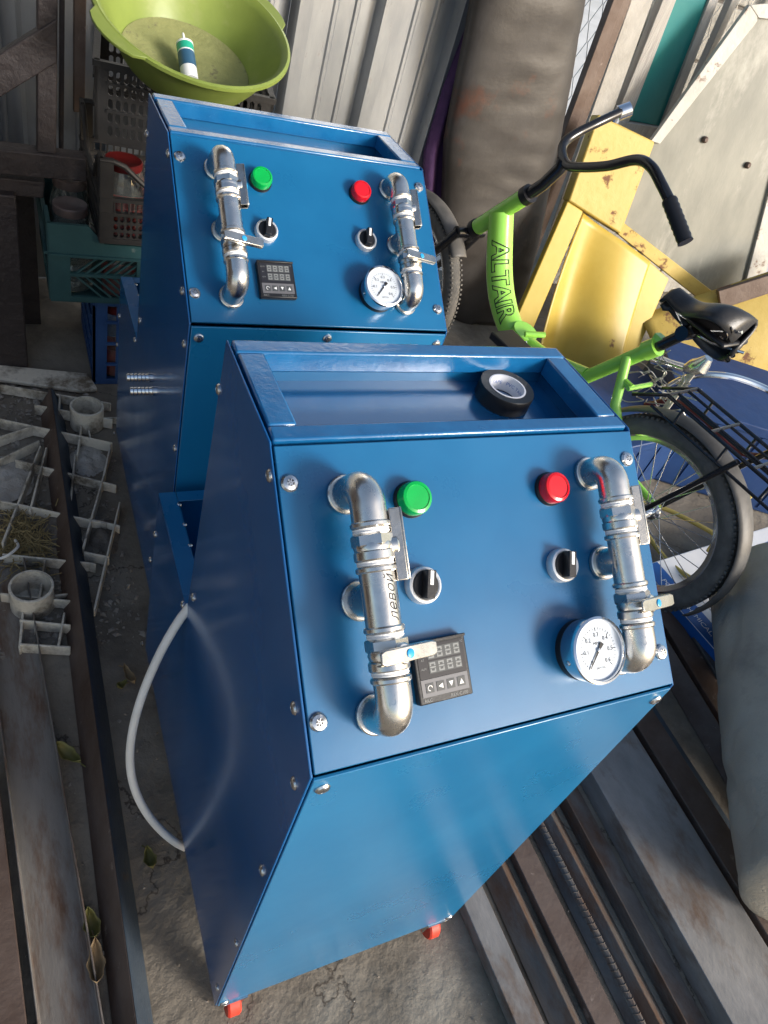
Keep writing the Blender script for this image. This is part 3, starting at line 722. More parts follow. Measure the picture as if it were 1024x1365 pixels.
# ================================================================== WOODEN FRAME (left)
def plankY(root, pxs, y, th, m=OLDWOOD, name='plank', bevel=.003):
    pts = [onY(u, v, y) for u, v in pxs]
    return part(MB().prism(pts, (0, th, 0)), name, m, root, bevel=bevel)
GY = 1.60
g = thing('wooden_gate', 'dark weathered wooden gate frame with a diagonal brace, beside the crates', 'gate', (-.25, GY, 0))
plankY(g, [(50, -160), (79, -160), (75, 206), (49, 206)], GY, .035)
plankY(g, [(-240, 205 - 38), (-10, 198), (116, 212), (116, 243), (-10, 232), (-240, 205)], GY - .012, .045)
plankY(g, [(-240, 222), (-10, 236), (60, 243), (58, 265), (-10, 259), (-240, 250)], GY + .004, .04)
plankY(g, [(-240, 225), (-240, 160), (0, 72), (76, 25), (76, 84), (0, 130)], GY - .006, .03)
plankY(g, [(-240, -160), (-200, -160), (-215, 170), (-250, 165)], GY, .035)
part(MB().box(-.60, -.105, 1.80, 1.815, 0, .50), 'shade_board', OLDWOOD, g)  # added dark board standing in for the deep shade behind the gate
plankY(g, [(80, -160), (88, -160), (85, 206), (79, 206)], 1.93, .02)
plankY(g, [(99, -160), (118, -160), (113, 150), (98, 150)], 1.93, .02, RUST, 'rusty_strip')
a, b = onY(22, 262, GY), onY(22, 490, GY)
part(MB().box(-.225, -.150, GY - .02, GY + .05, 0, a.z + .01), 'post', OLDWOOD, g, bevel=.004)
part(MB().box(-.62, -.54, GY - .02, GY + .05, 0, a.z), 'post', OLDWOOD, g, bevel=.004)

# ================================================================== RIGHT-HAND BACKGROUND
def px_slab(name, m, root, pxs, P, n, th, bevel=.002, **k):
    n = V(n).normalized(); pts = [on(u, v, P, n) for u, v in pxs]
    if n.dot(ray(512, 600)) < 0: n = -n
    return part(MB().prism(pts, n * th), name, m, root, bevel=bevel, **k)
YF = 1.98
# purple cloth hanging at the end of the metal wall
r = thing('purple_cloth', 'dark purple cloth hanging at the end of the metal wall', 'cloth', (1.0, YF, 0))
ptL = [onY(652, -150, YF), onY(637, 0, YF), onY(592, 120, YF), onY(566, 205, YF), onY(560, 330, YF)]
ptR = [onY(672, -150, YF), onY(641, 0, YF), onY(612, 130, YF), onY(603, 205, YF), onY(592, 330, YF)]
def lerpl(L, t):
    t *= len(L) - 1; i = min(int(t), len(L) - 2); return L[i].lerp(L[i + 1], t - i)
def pf(i, j):
    p = lerpl(ptL, j).lerp(lerpl(ptR, j), i); p = p.copy(); p.y += .012 * math.sin(i * 9 + j * 3) ; return p
part(MB().grid(pf, 14, 24), 'cloth', PURPLE, r, solid=.003)

# chain-link fence seen through the gaps
def chain():
    y = 2.16
    r = thing('chain_link_fence', 'galvanised chain link fence showing in the gaps behind the tarp', 'fence', (1.6, y, 0))
    mb = MB(); c = .055; x0, x1, z0, z1 = 1.0, 2.35, 0.0, 1.5
    n = int((x1 - x0) / c); m = int((z1 - z0) / c)
    for i in range(n):
        for s in (1, -1):
            pts = []
            for j in range(m + 1):
                pts.append(V((x0 + i * c + s * (c / 2 if j % 2 else 0) , y + (.003 * s if j % 2 else -.003 * s), z0 + j * c)))
            mb.tube(pts, .0013, 5)
    part(mb, 'wire_mesh', WIRE, r)
    for x in (1.05, 2.4): part(MB().lathe([(.02, 0), (.02, 1.6)], 14, Matrix.Translation((x, y + .03, 0))), 'post', GALV, r)
chain()

# brown tarp-covered mat standing on edge
YT = 1.90
r = thing('rolled_mat', 'tall dark brown stained mat standing behind the bicycle', 'mat', (1.35, YT, 0))
Lp = [onY(668, -160, YT), onY(641, 0, YT), onY(604, 190, YT), onY(598, 300, YT), onY(612, 452, YT)]
Rp = [onY(838, -160, YT), onY(788, 0, YT), onY(752, 190, YT), onY(722, 330, YT), onY(690, 452, YT)]
def tf(i, j):
    p = lerpl(Lp, 1 - j).lerp(lerpl(Rp, 1 - j), i).copy()
    p.y += -.055 * (1 - (2 * i - 1) ** 4) ** .5 + wob((p.x, p.z, 0), 4, .008) + wob((p.x, p.z * 3, 5), 7, .003) + .05
    p.z = max(p.z, 0.0); return p
part(MB().grid(tf, 60, 110), 'sheet', TARP, r, solid=.02, ang=80)

# posts and boards of the fence line
r = thing('steel_post', 'dark brown rusty steel channel post beside the brown mat', 'post', (1.55, 2.0, 0))
def pole(root, uvT, uvB, y, wpx, th, m, name):
    (u0, v0), (u1, v1) = uvT, uvB
    k = (u1 - u0) / (v1 - v0); e = 170
    pts = [(u0 - k * e, v0 - e), (u0 - k * e + wpx * 1.15, v0 - e), (u1 + wpx, v1), (u1, v1)]
    return px_slab(name, m, root, pts, (0, y, 0), (0, -1, 0), th)
pole(r, (818, 0), (655, 440), 2.00, 13, .03, RUST, 'flange'); pole(r, (831, 0), (668, 440), 2.02, 10, .02, RUST, 'web')
r = thing('wooden_post', 'pale weathered wooden fence post beside the brown steel channel', 'post', (1.6, 2.03, 0))
pole(r, (842, 0), (690, 430), 2.035, 26, .05, PALEPOST, 'shaft')
r = thing('teal_board', 'teal painted board framed by grey timber behind the handlebar', 'board', (1.75, 2.03, 0))
px = lambda: None
px_slab('panel', TEALP, r, [(925, -60), (968, -60), (880, 168), (836, 160)], (0, 2.04, 0), (0, -1, 0), .02)
px_slab('stile', GREYWOOD, r, [(908, -60), (925, -60), (838, 165), (818, 165)], (0, 2.03, 0), (0, -1, 0), .035)
px_slab('stile', GREYWOOD, r, [(969, -60), (982, -60), (892, 168), (881, 168)], (0, 2.03, 0), (0, -1, 0), .035)
px_slab('foot_rail', GREYWOOD, r, [(815, 160), (894, 172), (880, 192), (808, 176)], (0, 2.025, 0), (0, -1, 0), .04)
r = thing('white_stake', 'narrow pale timber stake in front of the grey block wall', 'post', (1.9, 2.06, 0))
px_slab('shaft', PALEPOST, r, [(1003, -60), (1014, -60), (936, 105), (918, 130)], (0, 2.06, 0), (0, -1, 0), .03)

def blocks():
    y = 2.24
    r = thing('block_wall', 'low wall of grey concrete blocks behind the teal board', 'wall', (2.2, y, 0))
    part(MB().box(1.83, 2.93, y + .01, y + .09, 0, 1.30), 'mortar_bed', MORTAR, r)
    me = None
    for j in range(7):
        for i in range(3):
            x = 1.84 + i * .40 - (.20 if j % 2 else 0); xa = max(x, 1.835); xb = min(x + .39, 2.925)
            if xb - xa < .05: continue
            part(MB().box(xa, xb, y + wob((i, j, 3), 7, .004), y + .08, .005 + j * .19, .185 + j * .19), 'block', BLOCKM, r, bevel=.006)
blocks()

# weathered grey panel with white frame
P0 = onY(900, 250, 1.80); NP = V((-0.25, -1, 0.25)).normalized()
r = thing('metal_door', 'old grey sheet metal door with chipped white edges leaning by the yellow parts', 'door', (1.9, 1.8, 0))
px_slab('sheet', PANELGREY, r, [(1004, 20), (1080, 22), (1075, 200), (1024, 300), (1000, 428), (948, 398), (826, 303), (872, 188)], P0, NP, .012)
NQ = -NP if NP.dot(ray(512, 600)) > 0 else NP
Pf = P0 + NQ * .012
px_slab('edge_strip', WHITEPAINT, r, [(1000, 6), (1010, 12), (1010, 28), (880, 192), (868, 188)], Pf, NP, .020)
px_slab('edge_strip', WHITEPAINT, r, [(1000, 6), (1085, 0), (1085, 32), (1012, 24)], P0 + NQ * .014, NP, .020)
px_slab('edge_strip', WHITEPAINT, r, [(1040, 200), (1062, 210), (1003, 432), (984, 416)], Pf, NP, .022)
px_slab('bottom_channel', YELLOW_RUST, r, [(832, 297), (955, 392), (944, 408), (824, 312)], P0 + NQ * .010, NP, .025)
for u, v in ((939, 186), (996, 220)):
    part(MB().lathe([(.011, 0), (.011, .008), (.006, .014)], 14, axis(on(u, v, P0, NP), NQ)), 'bolt', RUST, r)

# yellow sheet-metal parts
YY = 1.72
PY = onY(800, 330, YY); NY = V((-0.22, -1, 0.35)).normalized()
r = thing('yellow_housing', 'yellow rusty sheet metal housing standing behind the handlebar', 'metal part', (1.55, 1.72, 0))
px_slab('face', YELLOW_RUST, r, [(798, 152), (874, 189), (828, 312), (758, 268)], PY, NY, .05, bevel=.006)
r = thing('yellow_rail', 'narrow yellow folded sheet rail leaning beside the brown mat', 'metal part', (1.5, 1.7, 0))
px_slab('rail', YELLOW, r, [(757, 268), (778, 282), (712, 436), (688, 462), (672, 462)], PY, NY, .03, bevel=.004)
r = thing('yellow_fender', 'curved yellow sheet metal fender behind the bicycle frame', 'metal part', (1.6, 1.7, 0))
cor = [on(u, v, PY, NY) for u, v in ((780, 284), (866, 348), (800, 520), (698, 500))]
NQy = NY if NY.dot(ray(512, 600)) < 0 else -NY
def yf(i, j):
    p = cor[0].lerp(cor[1], i).lerp(cor[3].lerp(cor[2], i), j)
    d = .085 * math.exp(-((i - .18 - .25 * j * j) / .30) ** 2) - .02 - .05 * j
    return p - NQy * (d * (0.35 + j))
part(MB().grid(yf, 28, 24), 'shell', YELLOW, r, solid=.003, ang=80)
px_slab('flange', YELLOW, r, [(867, 349), (892, 372), (836, 500), (806, 545), (790, 535), (802, 516)], PY, NY, .02, bevel=.003)
r = thing('yellow_trough', 'yellow curved metal trough with rusted rim behind the saddle', 'metal part', (2.1, 1.45, 0))
PT = onY(960, 450, 1.50); NT = V((-0.35, -1, 0.25)).normalized()
c2 = [on(u, v, PT, NT) for u, v in ((852, 420), (1075, 345), (1100, 545), (905, 590))]
def trf(i, j):
    p = c2[0].lerp(c2[1], i).lerp(c2[3].lerp(c2[2], i), j); n = NT if NT.dot(ray(900, 450)) < 0 else -NT
    return p + n * (.10 * math.sin(PI * min(1, j * 1.0)) ** .8)
part(MB().grid(trf, 16, 20), 'shell', YELLOW_RUST, r, solid=.004, ang=80)
px_slab('rim', RUST, r, [(958, 388), (1080, 350), (1085, 372), (962, 412)], PT + NT * .06 * (1 if NT.dot(ray(900, 450)) < 0 else -1), NT, .02)

# blue plastic boxes beyond the back wheel
def bluebox(label, c, sx, sy, h, rot):
    r = thing('blue_box', label, 'box', c, 'blue plastic boxes beyond the bicycle'); r.rotation_euler.z = rot
    MB().box(-sx, sx, -sy, sy, 0, h).build('body', BLUEBOX, r, bevel=.012, seg=3)
    MB().box(-sx - .006, sx + .006, -sy - .006, sy + .006, h - .03, h + .004).build('lid', BLUEBOX, r, bevel=.004)
    for k in (-.5, 0, .5): MB().box(sx * k - .012, sx * k + .012, -sy - .004, -sy + .001, .02, h - .03).build('rib', BLUEBOX, r)
bluebox('larger blue plastic box on the floor behind the rear rack', (1.98, 1.06, 0), .30, .20, .30, -.5)
bluebox('smaller blue plastic box between the rear wheel and the yellow fender', (1.57, 1.15, 0), .20, .17, .20, .15)

# ================================================================== BICYCLE
BO = V((1.209, .657, 0)); psi = 1.759
Ba = V((math.cos(psi), math.sin(psi), 0)); Bu = V((0, 0, 1)); Bn = Ba.cross(Bu)
def bk(s, h, n=0.0): return BO + Ba * s + Bu * h + Bn * n
def bpx(u, v, n=0.0): return on(u, v, BO + Bn * n, Bn)
bike = thing('bicycle', 'lime green folding bicycle with black handlebar and rear rack', 'bicycle', tuple(BO))
def bpart(mb, name, m, parent=bike, **k):
    for i, p in enumerate(mb.v): mb.v[i] = p - BO
    return mb.build(name, m, parent, **k)
def wheel(c, ax, fwd, R):
    up = V((0, 0, 1)); M = frame(c, fwd, up, fwd.cross(up))
    def ringpath(rad, n=64): return [M @ V((rad * math.cos(2 * PI * k / n), rad * math.sin(2 * PI * k / n), 0)) for k in range(n)]
    mb = MB()
    n = 88; sg = 14
    # tyre with shoulders
    prof = [(R - .050, -.012), (R - .036, -.022), (R - .016, -.0245), (R - .005, -.017), (R, -.006), (R, .006), (R - .005, .017), (R - .016, .0245), (R - .036, .022), (R - .050, .012)]
    mb.lathe(prof + [prof[0]], 88, M, False, False)
    for k in range(110):
        a = 2 * PI * k / 110
        for sd in (-1, 1):
            mb.box(R - .0065, R - .0005, -.0028, .0028, sd * .0185 - .0035, sd * .0185 + .0035, M @ Matrix.Rotation(a + (.03 if sd > 0 else 0), 4, 'Z'))
    t = bpart(mb, 'wheel', TYRE, ang=50)
    rm = MB().lathe([(R - .052, -.0125), (R - .046, -.0135), (R - .046, .0135), (R - .052, .0125), (R - .064, .006), (R - .064, -.006), (R - .052, -.0125)], 72, M, False, False)
    bpart(rm, 'rim', CHROME, t)
    hb = MB().lathe([(.020, -.034), (.024, -.032), (.024, -.028), (.012, -.026), (.012, .026), (.024, .028), (.024, .032), (.020, .034)], 20, M).tube([M @ V((0, 0, -.06)), M @ V((0, 0, .06))], .005, 10)
    bpart(hb, 'hub', CHROME, t)
    for k in range(28):
        a = 2 * PI * k / 28; sd = 1 if k % 2 else -1; off = (.55 if (k // 2) % 2 else -.55)
        p0 = M @ V((.022 * math.cos(a + off * 1.6), .022 * math.sin(a + off * 1.6), sd * .030)); p1 = M @ V(((R - .062) * math.cos(a), (R - .062) * math.sin(a), 0))
        bpart(MB().tube([p0, p1], .0012, 6), 'spoke', ZINC, t)
    return t
RW = .252
wheel(bk(0, RW), Bn, Ba, RW)
FA = bk(1.125, RW)
steer = 0.0
wheel(FA, Bn, Ba, RW)
# frame
mt = [(.835, .617), (.80, .55), (.757, .478), (.705, .42), (.64, .378), (.57, .368), (.47, .385), (.345, .425)]
def smooth_path(ctrl, n=10):
    out = []
    P = [ctrl[0] * 2 - ctrl[1]] + ctrl + [ctrl[-1] * 2 - ctrl[-2]]
    for i in range(1, len(P) - 2):
        for k in range(n):
            t = k / n; a, b, c, d = P[i - 1], P[i], P[i + 1], P[i + 2]
            out.append(0.5 * ((2 * b) + (c - a) * t + (2 * a - 5 * b + 4 * c - d) * t * t + (3 * b - a - 3 * c + d) * t ** 3))
    out.append(ctrl[-1]); return out
mrad = [.034, .036, .0375, .0375, .036, .030, .023, .021]
mpath = smooth_path([bk(s, h) for s, h in mt], 12)
mb = MB().tube(mpath, [mrad[min(i // 12, 6)] + (mrad[min(i // 12, 6) + 1] - mrad[min(i // 12, 6)]) * (i / 12 - min(i // 12, 6)) for i in range(len(mpath))], 36, ref=tuple(Bn))
main = bpart(mb, 'main_tube', LIME)
# fold clamp
bpart(MB().tube([bk(.600, .334), bk(.585, .402)], [.041, .037], 18).tube([bk(.56, .41, -.03), bk(.535, .42, .02)], .008, 10), 'fold_clamp', LIME)
bpart(MB().tube([bk(.775, .692), bk(.900, .541)], .0225, 20), 'head_tube', LIME)
bpart(MB().tube([bk(.222, .596), bk(.425, .305)], .018, 16).tube([bk(.425, .30, -.045), bk(.425, .30, .045)], .024, 16), 'seat_tube', LIME)
cl = bpart(MB().tube([bk(.215, .606), bk(.236, .578)], .0235, 16).box(-.012, .012, -.010, .010, -.034, -.014, frame(bk(.222, .596), Ba, Bn, Ba.cross(Bn))), 'seat_clamp', LIME)
for n in (-.055, .055):
    if n < 0: bpart(MB().tube([bk(.262, .545, n * .28), bk(.205, .45, n * .9), bk(.012, .262, n)], .0125, 12), 'seat_stay', LIME)
    bpart(MB().tube([bk(.42, .30, n * .5), bk(.25, .28, n), bk(.0, RW, n)], .0095, 12), 'chain_stay', LIME)
    bpart(MB().tube([bk(.925, .515, n * .75), bk(.99, .41, n * .95), bk(1.125, RW, n * .95)], [.014, .013, .009], 12), 'fork_blade', BLACKPAINT)
bpart(MB().tube([bk(.925, .512, -.05), bk(.925, .512, .05)], .017, 12).tube([bk(.90, .541), bk(.925, .512)], .02, 12), 'fork_crown', BLACKPAINT)
bpart(MB().tube([bk(.902, .540), bk(.912, .528)], .0250, 18), 'headset_cup', BLACKP)
bpart(MB().tube([bk(.764, .705), bk(.778, .689)], .0250, 18), 'headset_cup', BLACKP)
K0 = bpx(752, 213)
stem = bpart(MB().tube([bk(.770, .698), bk(.735, .742), K0 + V((0, 0, -.02)), K0], [.0165, .0155, .016, .018], 14), 'stem', BLACKPAINT)
# handlebar
hbA = [bpx(832, 147, .20), bpx(800, 162, .13), bpx(768, 178, .07), bpx(752, 191, .035), bpx(750, 206, .01), bpx(757, 220, -.01), bpx(775, 223, -.03), bpx(810, 221, -.055), bpx(848, 213, -.075), bpx(868, 222, -.085), bpx(882, 246, -.09), bpx(893, 268, -.09)]
bar = bpart(MB().tube(smooth_path(hbA, 8), .0115, 14), 'handlebar', BLACKPAINT)
g0, g1 = bpx(892, 266, -.09), bpx(914, 323, -.09)
gm = MB(); nG = 15
gm.tube([g0.lerp(g1, k / nG) for k in range(nG + 1)], [.0165 if k % 2 else .0150 for k in range(nG + 1)], 16)
bpart(gm, 'grip', BLACKP)
e0, e1 = bpx(824, 151, .19), bpx(840, 145, .215)
bpart(MB().tube([e0, e1], .018, 18).tube([e0 + V((0, 0, -.02)), e0 + V((0, 0, .015))], .012, 12), 'bar_end_clamp', CHROME)
# seat post and saddle
bpart(MB().tube([bk(.225, .59), bk(.160, .690)], .0135, 14).tube([bk(.172, .672, -.022), bk(.172, .672, .022)], .017, 12), 'seatpost', BLACKPAINT)
def saddle():
    c0, s0 = math.cos(.12), math.sin(.12); cr, sr = math.cos(.75), math.sin(.75)
    def sk(s, h, n=0.0):
        a, b = s - .165, h - .690
        b, n = b * cr - n * sr, n * cr + b * sr
        return bk(.165 + a * c0 + b * s0, .690 - a * s0 + b * c0, n)
    mb = MB(); NS = 26; NC = 18
    for i in range(NS + 1):
        t = i / NS                      # 0 rear .. 1 nose
        s = .066 + .205 * t
        wd = .077 * math.sqrt(max(0, 1 - max(0, (.22 - t) / .225) ** 2)) if t < .22 else .077 * (1 - .0) * (0.27 + 0.73 * (0.5 + 0.5 * math.cos(PI * min(1, (t - .22) / .50))))
        if t > .93: wd *= math.sqrt(max(0.02, 1 - ((t - .93) / .07) ** 2))
        wd = max(wd, .006)
        top = .750 + .018 * (1 - t) ** 2 - .012 * math.sin(PI * t) + (-.01 if t > .93 else 0)
        drop = .074 * (1 - .45 * t)
        for k in range(NC + 1):
            a = (k / NC - .5) * 2       # -1..1
            n = wd * math.sin(a * PI / 2) ; z = top - drop * abs(a) ** 2.6
            mb.v.append(sk(s, z, n))
    for i in range(NS):
        for k in range(NC):
            q = i * (NC + 1) + k; mb.f.append((q, q + 1, q + NC + 2, q + NC + 1))
    # rear cap
    sd = bpart(mb, 'saddle', SADDLE, solid=.008, ang=80)
    for n in (-.022, .022):
        bpart(MB().tube([sk(.26, .722, n * .5), sk(.20, .690, n), sk(.12, .690, n), sk(.055, .715, n * 1.8)], .0035, 8), 'rail', CHROME, sd)
    bpart(MB().box(-.055, .055, -.050, .050, -.012, 0, frame(sk(.12, .716), Ba, Bn, Bu)), 'underside', BLACKP, sd, bevel=.006)
    for n in (-.045, .045):
        pts = [sk(.075 + .006 * math.cos(q), .694 + .0022 * q - .012, n + .009 * math.sin(q)) for q in [k * .6 for k in range(26)]]
        bpart(MB().tube(pts, .0022, 6), 'spring', BLACKPAINT, sd)
saddle()
# mudguards
def guard(c, a0, a1, R, m, w=.030):
    mb = MB(); n = 40
    for k in range(n + 1):
        a = a0 + (a1 - a0) * k / n
        for j in range(7):
            q = (j / 6 - .5) * 2
            rad = R + .010 * (1 - q * q); mb.v.append(c + Ba * (rad * math.cos(a)) + Bu * (rad * math.sin(a)) + Bn * (w * q))
    for k in range(n):
        for j in range(6): mb.f.append((k * 7 + j, k * 7 + j + 1, (k + 1) * 7 + j + 1, (k + 1) * 7 + j))
    return bpart(mb, 'mudguard', m, solid=.0015, ang=70)
guard(bk(0, RW), math.radians(38), math.radians(205), RW + .010, GREYFENDER)
guard(bk(1.125, RW), math.radians(70), math.radians(138), RW + .012, GREYFENDER)
# rack
rk = MB()
for n in (-.058, .058): rk.tube([bk(.175, .505, n), bk(.10, .560, n), bk(-.27, .560, n)], .0045, 8)
for n in (-.02, .02): rk.tube([bk(.10, .560, n), bk(-.27, .560, n)], .0035, 8)
for s in (.10, -.03, -.15, -.27): rk.tube([bk(s, .560, -.058), bk(s, .560, .058)], .004, 8)
for n in (-.058, .058):
    rk.tube([bk(.12, .515, n), bk(-.27, .515, n)], .0038, 8)
    for s in (.05, -.08, -.20): rk.tube([bk(s, .560, n), bk(s, .515, n)], .0038, 8)
rko = bpart(rk, 'rear_rack', BLACKPAINT)
for n in (-.068, .068): bpart(MB().tube([bk(-.12, .555, n), bk(0.0, RW + .01, n)], [.007, .006], 10), 'rack_strut', BLACKPAINT)
bpart(MB().tube([bk(.24, .50, -.03), bk(.20, .50, -.03)], .009, 10).tube([bk(.20, .50, -.045), bk(.20, .50, .045)], .006, 8), 'rack_bracket', LIME)
# crank, chain ring and pedals
crk = bpart(MB().lathe([(.060, -.003), (.062, -.002), (.062, .002), (.060, .003)], 40, axis(bk(.425, .30, .045), Bn)).tube([bk(.425, .30, .06), bk(.32, .19, .06)], .008, 10).tube([bk(.425, .30, -.06), bk(.53, .41, -.06)], .008, 10).tube([bk(.425, .30, -.064), bk(.425, .30, .064)], .009, 10), 'crank', CHROME)
for s, h, n in ((.32, .19, .11), (.53, .41, -.11)):
    bpart(MB().box(-.045, .045, -.04, .04, -.011, .011, frame(bk(s, h, n), Ba, Bn, Bu)), 'pedal', BLACKP, bevel=.004)
bpart(MB().tube([bk(.10, .25, -.06), bk(.06, .005, -.16)], .007, 8), 'kickstand', BLACKPAINT)
# lettering ALTAIR along the main tube, reading down the tube on the camera side
cu_pts = [bk(s, h) for s, h in mt]
path = mpath[:72]
lens = [0]
for a_, b_ in zip(path, path[1:]): lens.append(lens[-1] + (b_ - a_).length)
def on_tube(p, start=.075):
    d = start + p.x
    i = 0
    while i < len(lens) - 2 and lens[i + 1] < d: i += 1
    f = (d - lens[i]) / (lens[i + 1] - lens[i]); c = path[i].lerp(path[i + 1], f); t = (path[i + 1] - path[i]).normalized()
    rad = .0382; side = CAM - path[24]; side = (side - t * side.dot(t)).normalized(); across = t.cross(side)
    ang = p.y / rad
    return c + (side * math.cos(ang) + across * (-math.sin(ang))) * rad - BO
text('ALTAIR', .070, INK, main, Matrix.Identity(4), name='lettering', wrap=lambda p: on_tube(p), align='LEFT', outline=.0013, thick=.002, spacing=.98)

# ================================================================== FLOOR THINGS, RIGHT
def bar_x(name, label, x0, x1, h, y0, y1, m, rot=0.0, shape='tube', z=0.0, group=None):
    cx = (x0 + x1) / 2; r = thing(name, label, 'steel bar', (cx, y0, z), group); r.rotation_euler.z = rot
    w2 = (x1 - x0) / 2; L = y1 - y0; t = .003
    mb = MB()
    if shape == 'tube':
        for a, b, c, d in ((-w2, w2, 0, t), (-w2, w2, h - t, h), (-w2, -w2 + t, t, h - t), (w2 - t, w2, t, h - t)): mb.box(a, b, 0, L, c, d)
        mb = MB().prism([(-w2, 0, 0), (w2, 0, 0), (w2, 0, h), (-w2, 0, h)], (0, L, 0))
    elif shape == 'angle':        # ridge up, legs down
        mb.prism([(-w2, 0, 0), (-w2 + t * 1.6, 0, 0), (0, 0, h - t * 1.3), (w2 - t * 1.6, 0, 0), (w2, 0, 0), (0, 0, h)], (0, L, 0))
    elif shape == 'ell':          # flat leg and standing leg
        mb.prism([(-w2, 0, 0), (w2, 0, 0), (w2, 0, t), (-w2 + t, 0, t), (-w2 + t, 0, h), (-w2, 0, h)], (0, L, 0))
    elif shape == 'channel':      # web up, flanges down
        mb.prism([(-w2, 0, 0), (-w2 + t, 0, 0), (-w2 + t, 0, h - t), (w2 - t, 0, h - t), (w2 - t, 0, 0), (w2, 0, 0), (w2, 0, h), (-w2, 0, h)], (0, L, 0))
    elif shape == 'trough':       # flanges up
        mb.prism([(-w2, 0, 0), (w2, 0, 0), (w2, 0, h), (w2 - t, 0, h), (w2 - t, 0, t), (-w2 + t, 0, t), (-w2 + t, 0, h), (-w2, 0, h)], (0, L, 0))
    mb.build('profile', m, r, bevel=.0018)
    return r
Y0, Y1 = -1.25, 0.62
G = 'steel lengths lying beside the front cabinet'
bar_x('steel_bar', 'narrow flat-topped steel tube lying beside the first rebar', .480, .528, .028, Y0, .50, STEEL, 0.03, group=G)
bar_x('steel_bar', 'dark steel angle between the flat tube and the rusty flat', .538, .598, .030, Y0, .55, STEEL2, 0.02, 'angle', group=G)
bar_x('steel_bar', 'rusty brown flat-topped bar beside the second rebar', .604, .650, .020, Y0, .58, RUST, 0.018, group=G)
bar_x('steel_bar', 'dark steel angle with a bright ridge beside the second rebar', .664, .742, .036, Y0, .60, STEEL2, 0.012, 'angle', group=G)
bar_x('steel_bar', 'dark steel L-profile beside the wide grey channel', .746, .808, .034, Y0, .60, STEEL2, 0.006, 'ell', group=G)
bar_x('steel_channel', 'wide grey steel channel lying flat side up', .812, .972, .052, Y0, .66, STEEL, 0.0, 'channel', group=G)
bar_x('steel_bar', 'rusty brown steel tube beside the wide grey channel', .985, 1.052, .050, Y0, .66, RUST, -0.004, group=G)
bar_x('steel_bar', 'bluish painted strip between two rusty bars', 1.062, 1.092, .022, Y0, .66, BLUESTEEL, -0.004, group=G)
bar_x('steel_bar', 'rusty dark angle under the grey canvas bundle', 1.105, 1.170, .046, -.6, .60, RUST, -0.10, 'angle', group=G)
bar_x('steel_bar', 'rusty flat bar between the angle and the printed carton', 1.185, 1.245, .030, -.4, .52, RUST, -0.11, group=G)
bar_x('steel_bar', 'dark square tube lying against the printed carton', 1.255, 1.300, .034, -.3, .42, STEEL2, -0.12, group=G)
def rebar(label, xa, ya, xb, yb, rad, z):
    r = thing('rebar', label, 'rebar', (xa, ya, z), G); a = V((0, 0, 0)); b = V((xb - xa, yb - ya, 0)); d = b.normalized(); L = b.length
    mb = MB().tube([a, b], rad, 10)
    n = int(L / .011); up = V((0, 0, 1)); sdv = d.cross(up)
    for k in range(n):
        p = d * (k * .011 + .004)
        for s in (-1, 1):
            pts = [p + (up * math.cos(q) * 1.0 + sdv * s * math.sin(q)) * (rad + .0003) + d * (.006 * q / PI) for q in [i * PI / 5 for i in range(6)]]
            mb.tube(pts, .0010, 4)
    for s in (-1, 1): mb.tube([sdv * s * rad, b + sdv * s * rad], .0012, 4)
    mb.build('rod', STEEL2, r)
rebar('thin ribbed rebar on bare concrete in front of the blue cabinet', .466, -.85, .474, .42, .0055, .007)
rebar('ribbed rebar lying between the rusty bar and the bright-ridged angle', .672, -.85, .656, .52, .0065, .026)

# printed carton
def carton():
    sx, sy, h = .64, .40, .058
    r = thing('printed_carton', 'flat white and blue printed carton on the floor under the canvas bundle', 'carton', (1.362, .235, 0)); r.rotation_euler.z = math.radians(7)
    MB().box(0, sx, 0, sy, 0, h).build('box', CARD, r, bevel=.003)
    MB().box(-.0008, .0004, 0, sy, .004, h - .002).build('blue_side', PRINTBLUE, r)
    MB().box(.001, .062, .004, sy - .004, h, h + .0006).build('blue_band', PRINTBLUE, r)
    MB().box(.40, sx - .03, sy - .10, sy - .05, h, h + .0006).build('blue_heading', PRINTBLUE, r)
    MB().lathe([(.045, 0), (.045, .0006)], 32, Matrix.Translation((.17, .13, h))).build('teal_disc', PRINTTEAL, r)
    text('POWER CHEMICAL, INC. CO', .022, WHITE, r, Matrix.Translation((.030, sy * .5, h + .0010)) @ Matrix.Rotation(-PI / 2, 4, 'Z'))
    MB().box(.095, .0965, .06, .34, h, h + .0005).build('printed_line', GREYP, r)
carton()

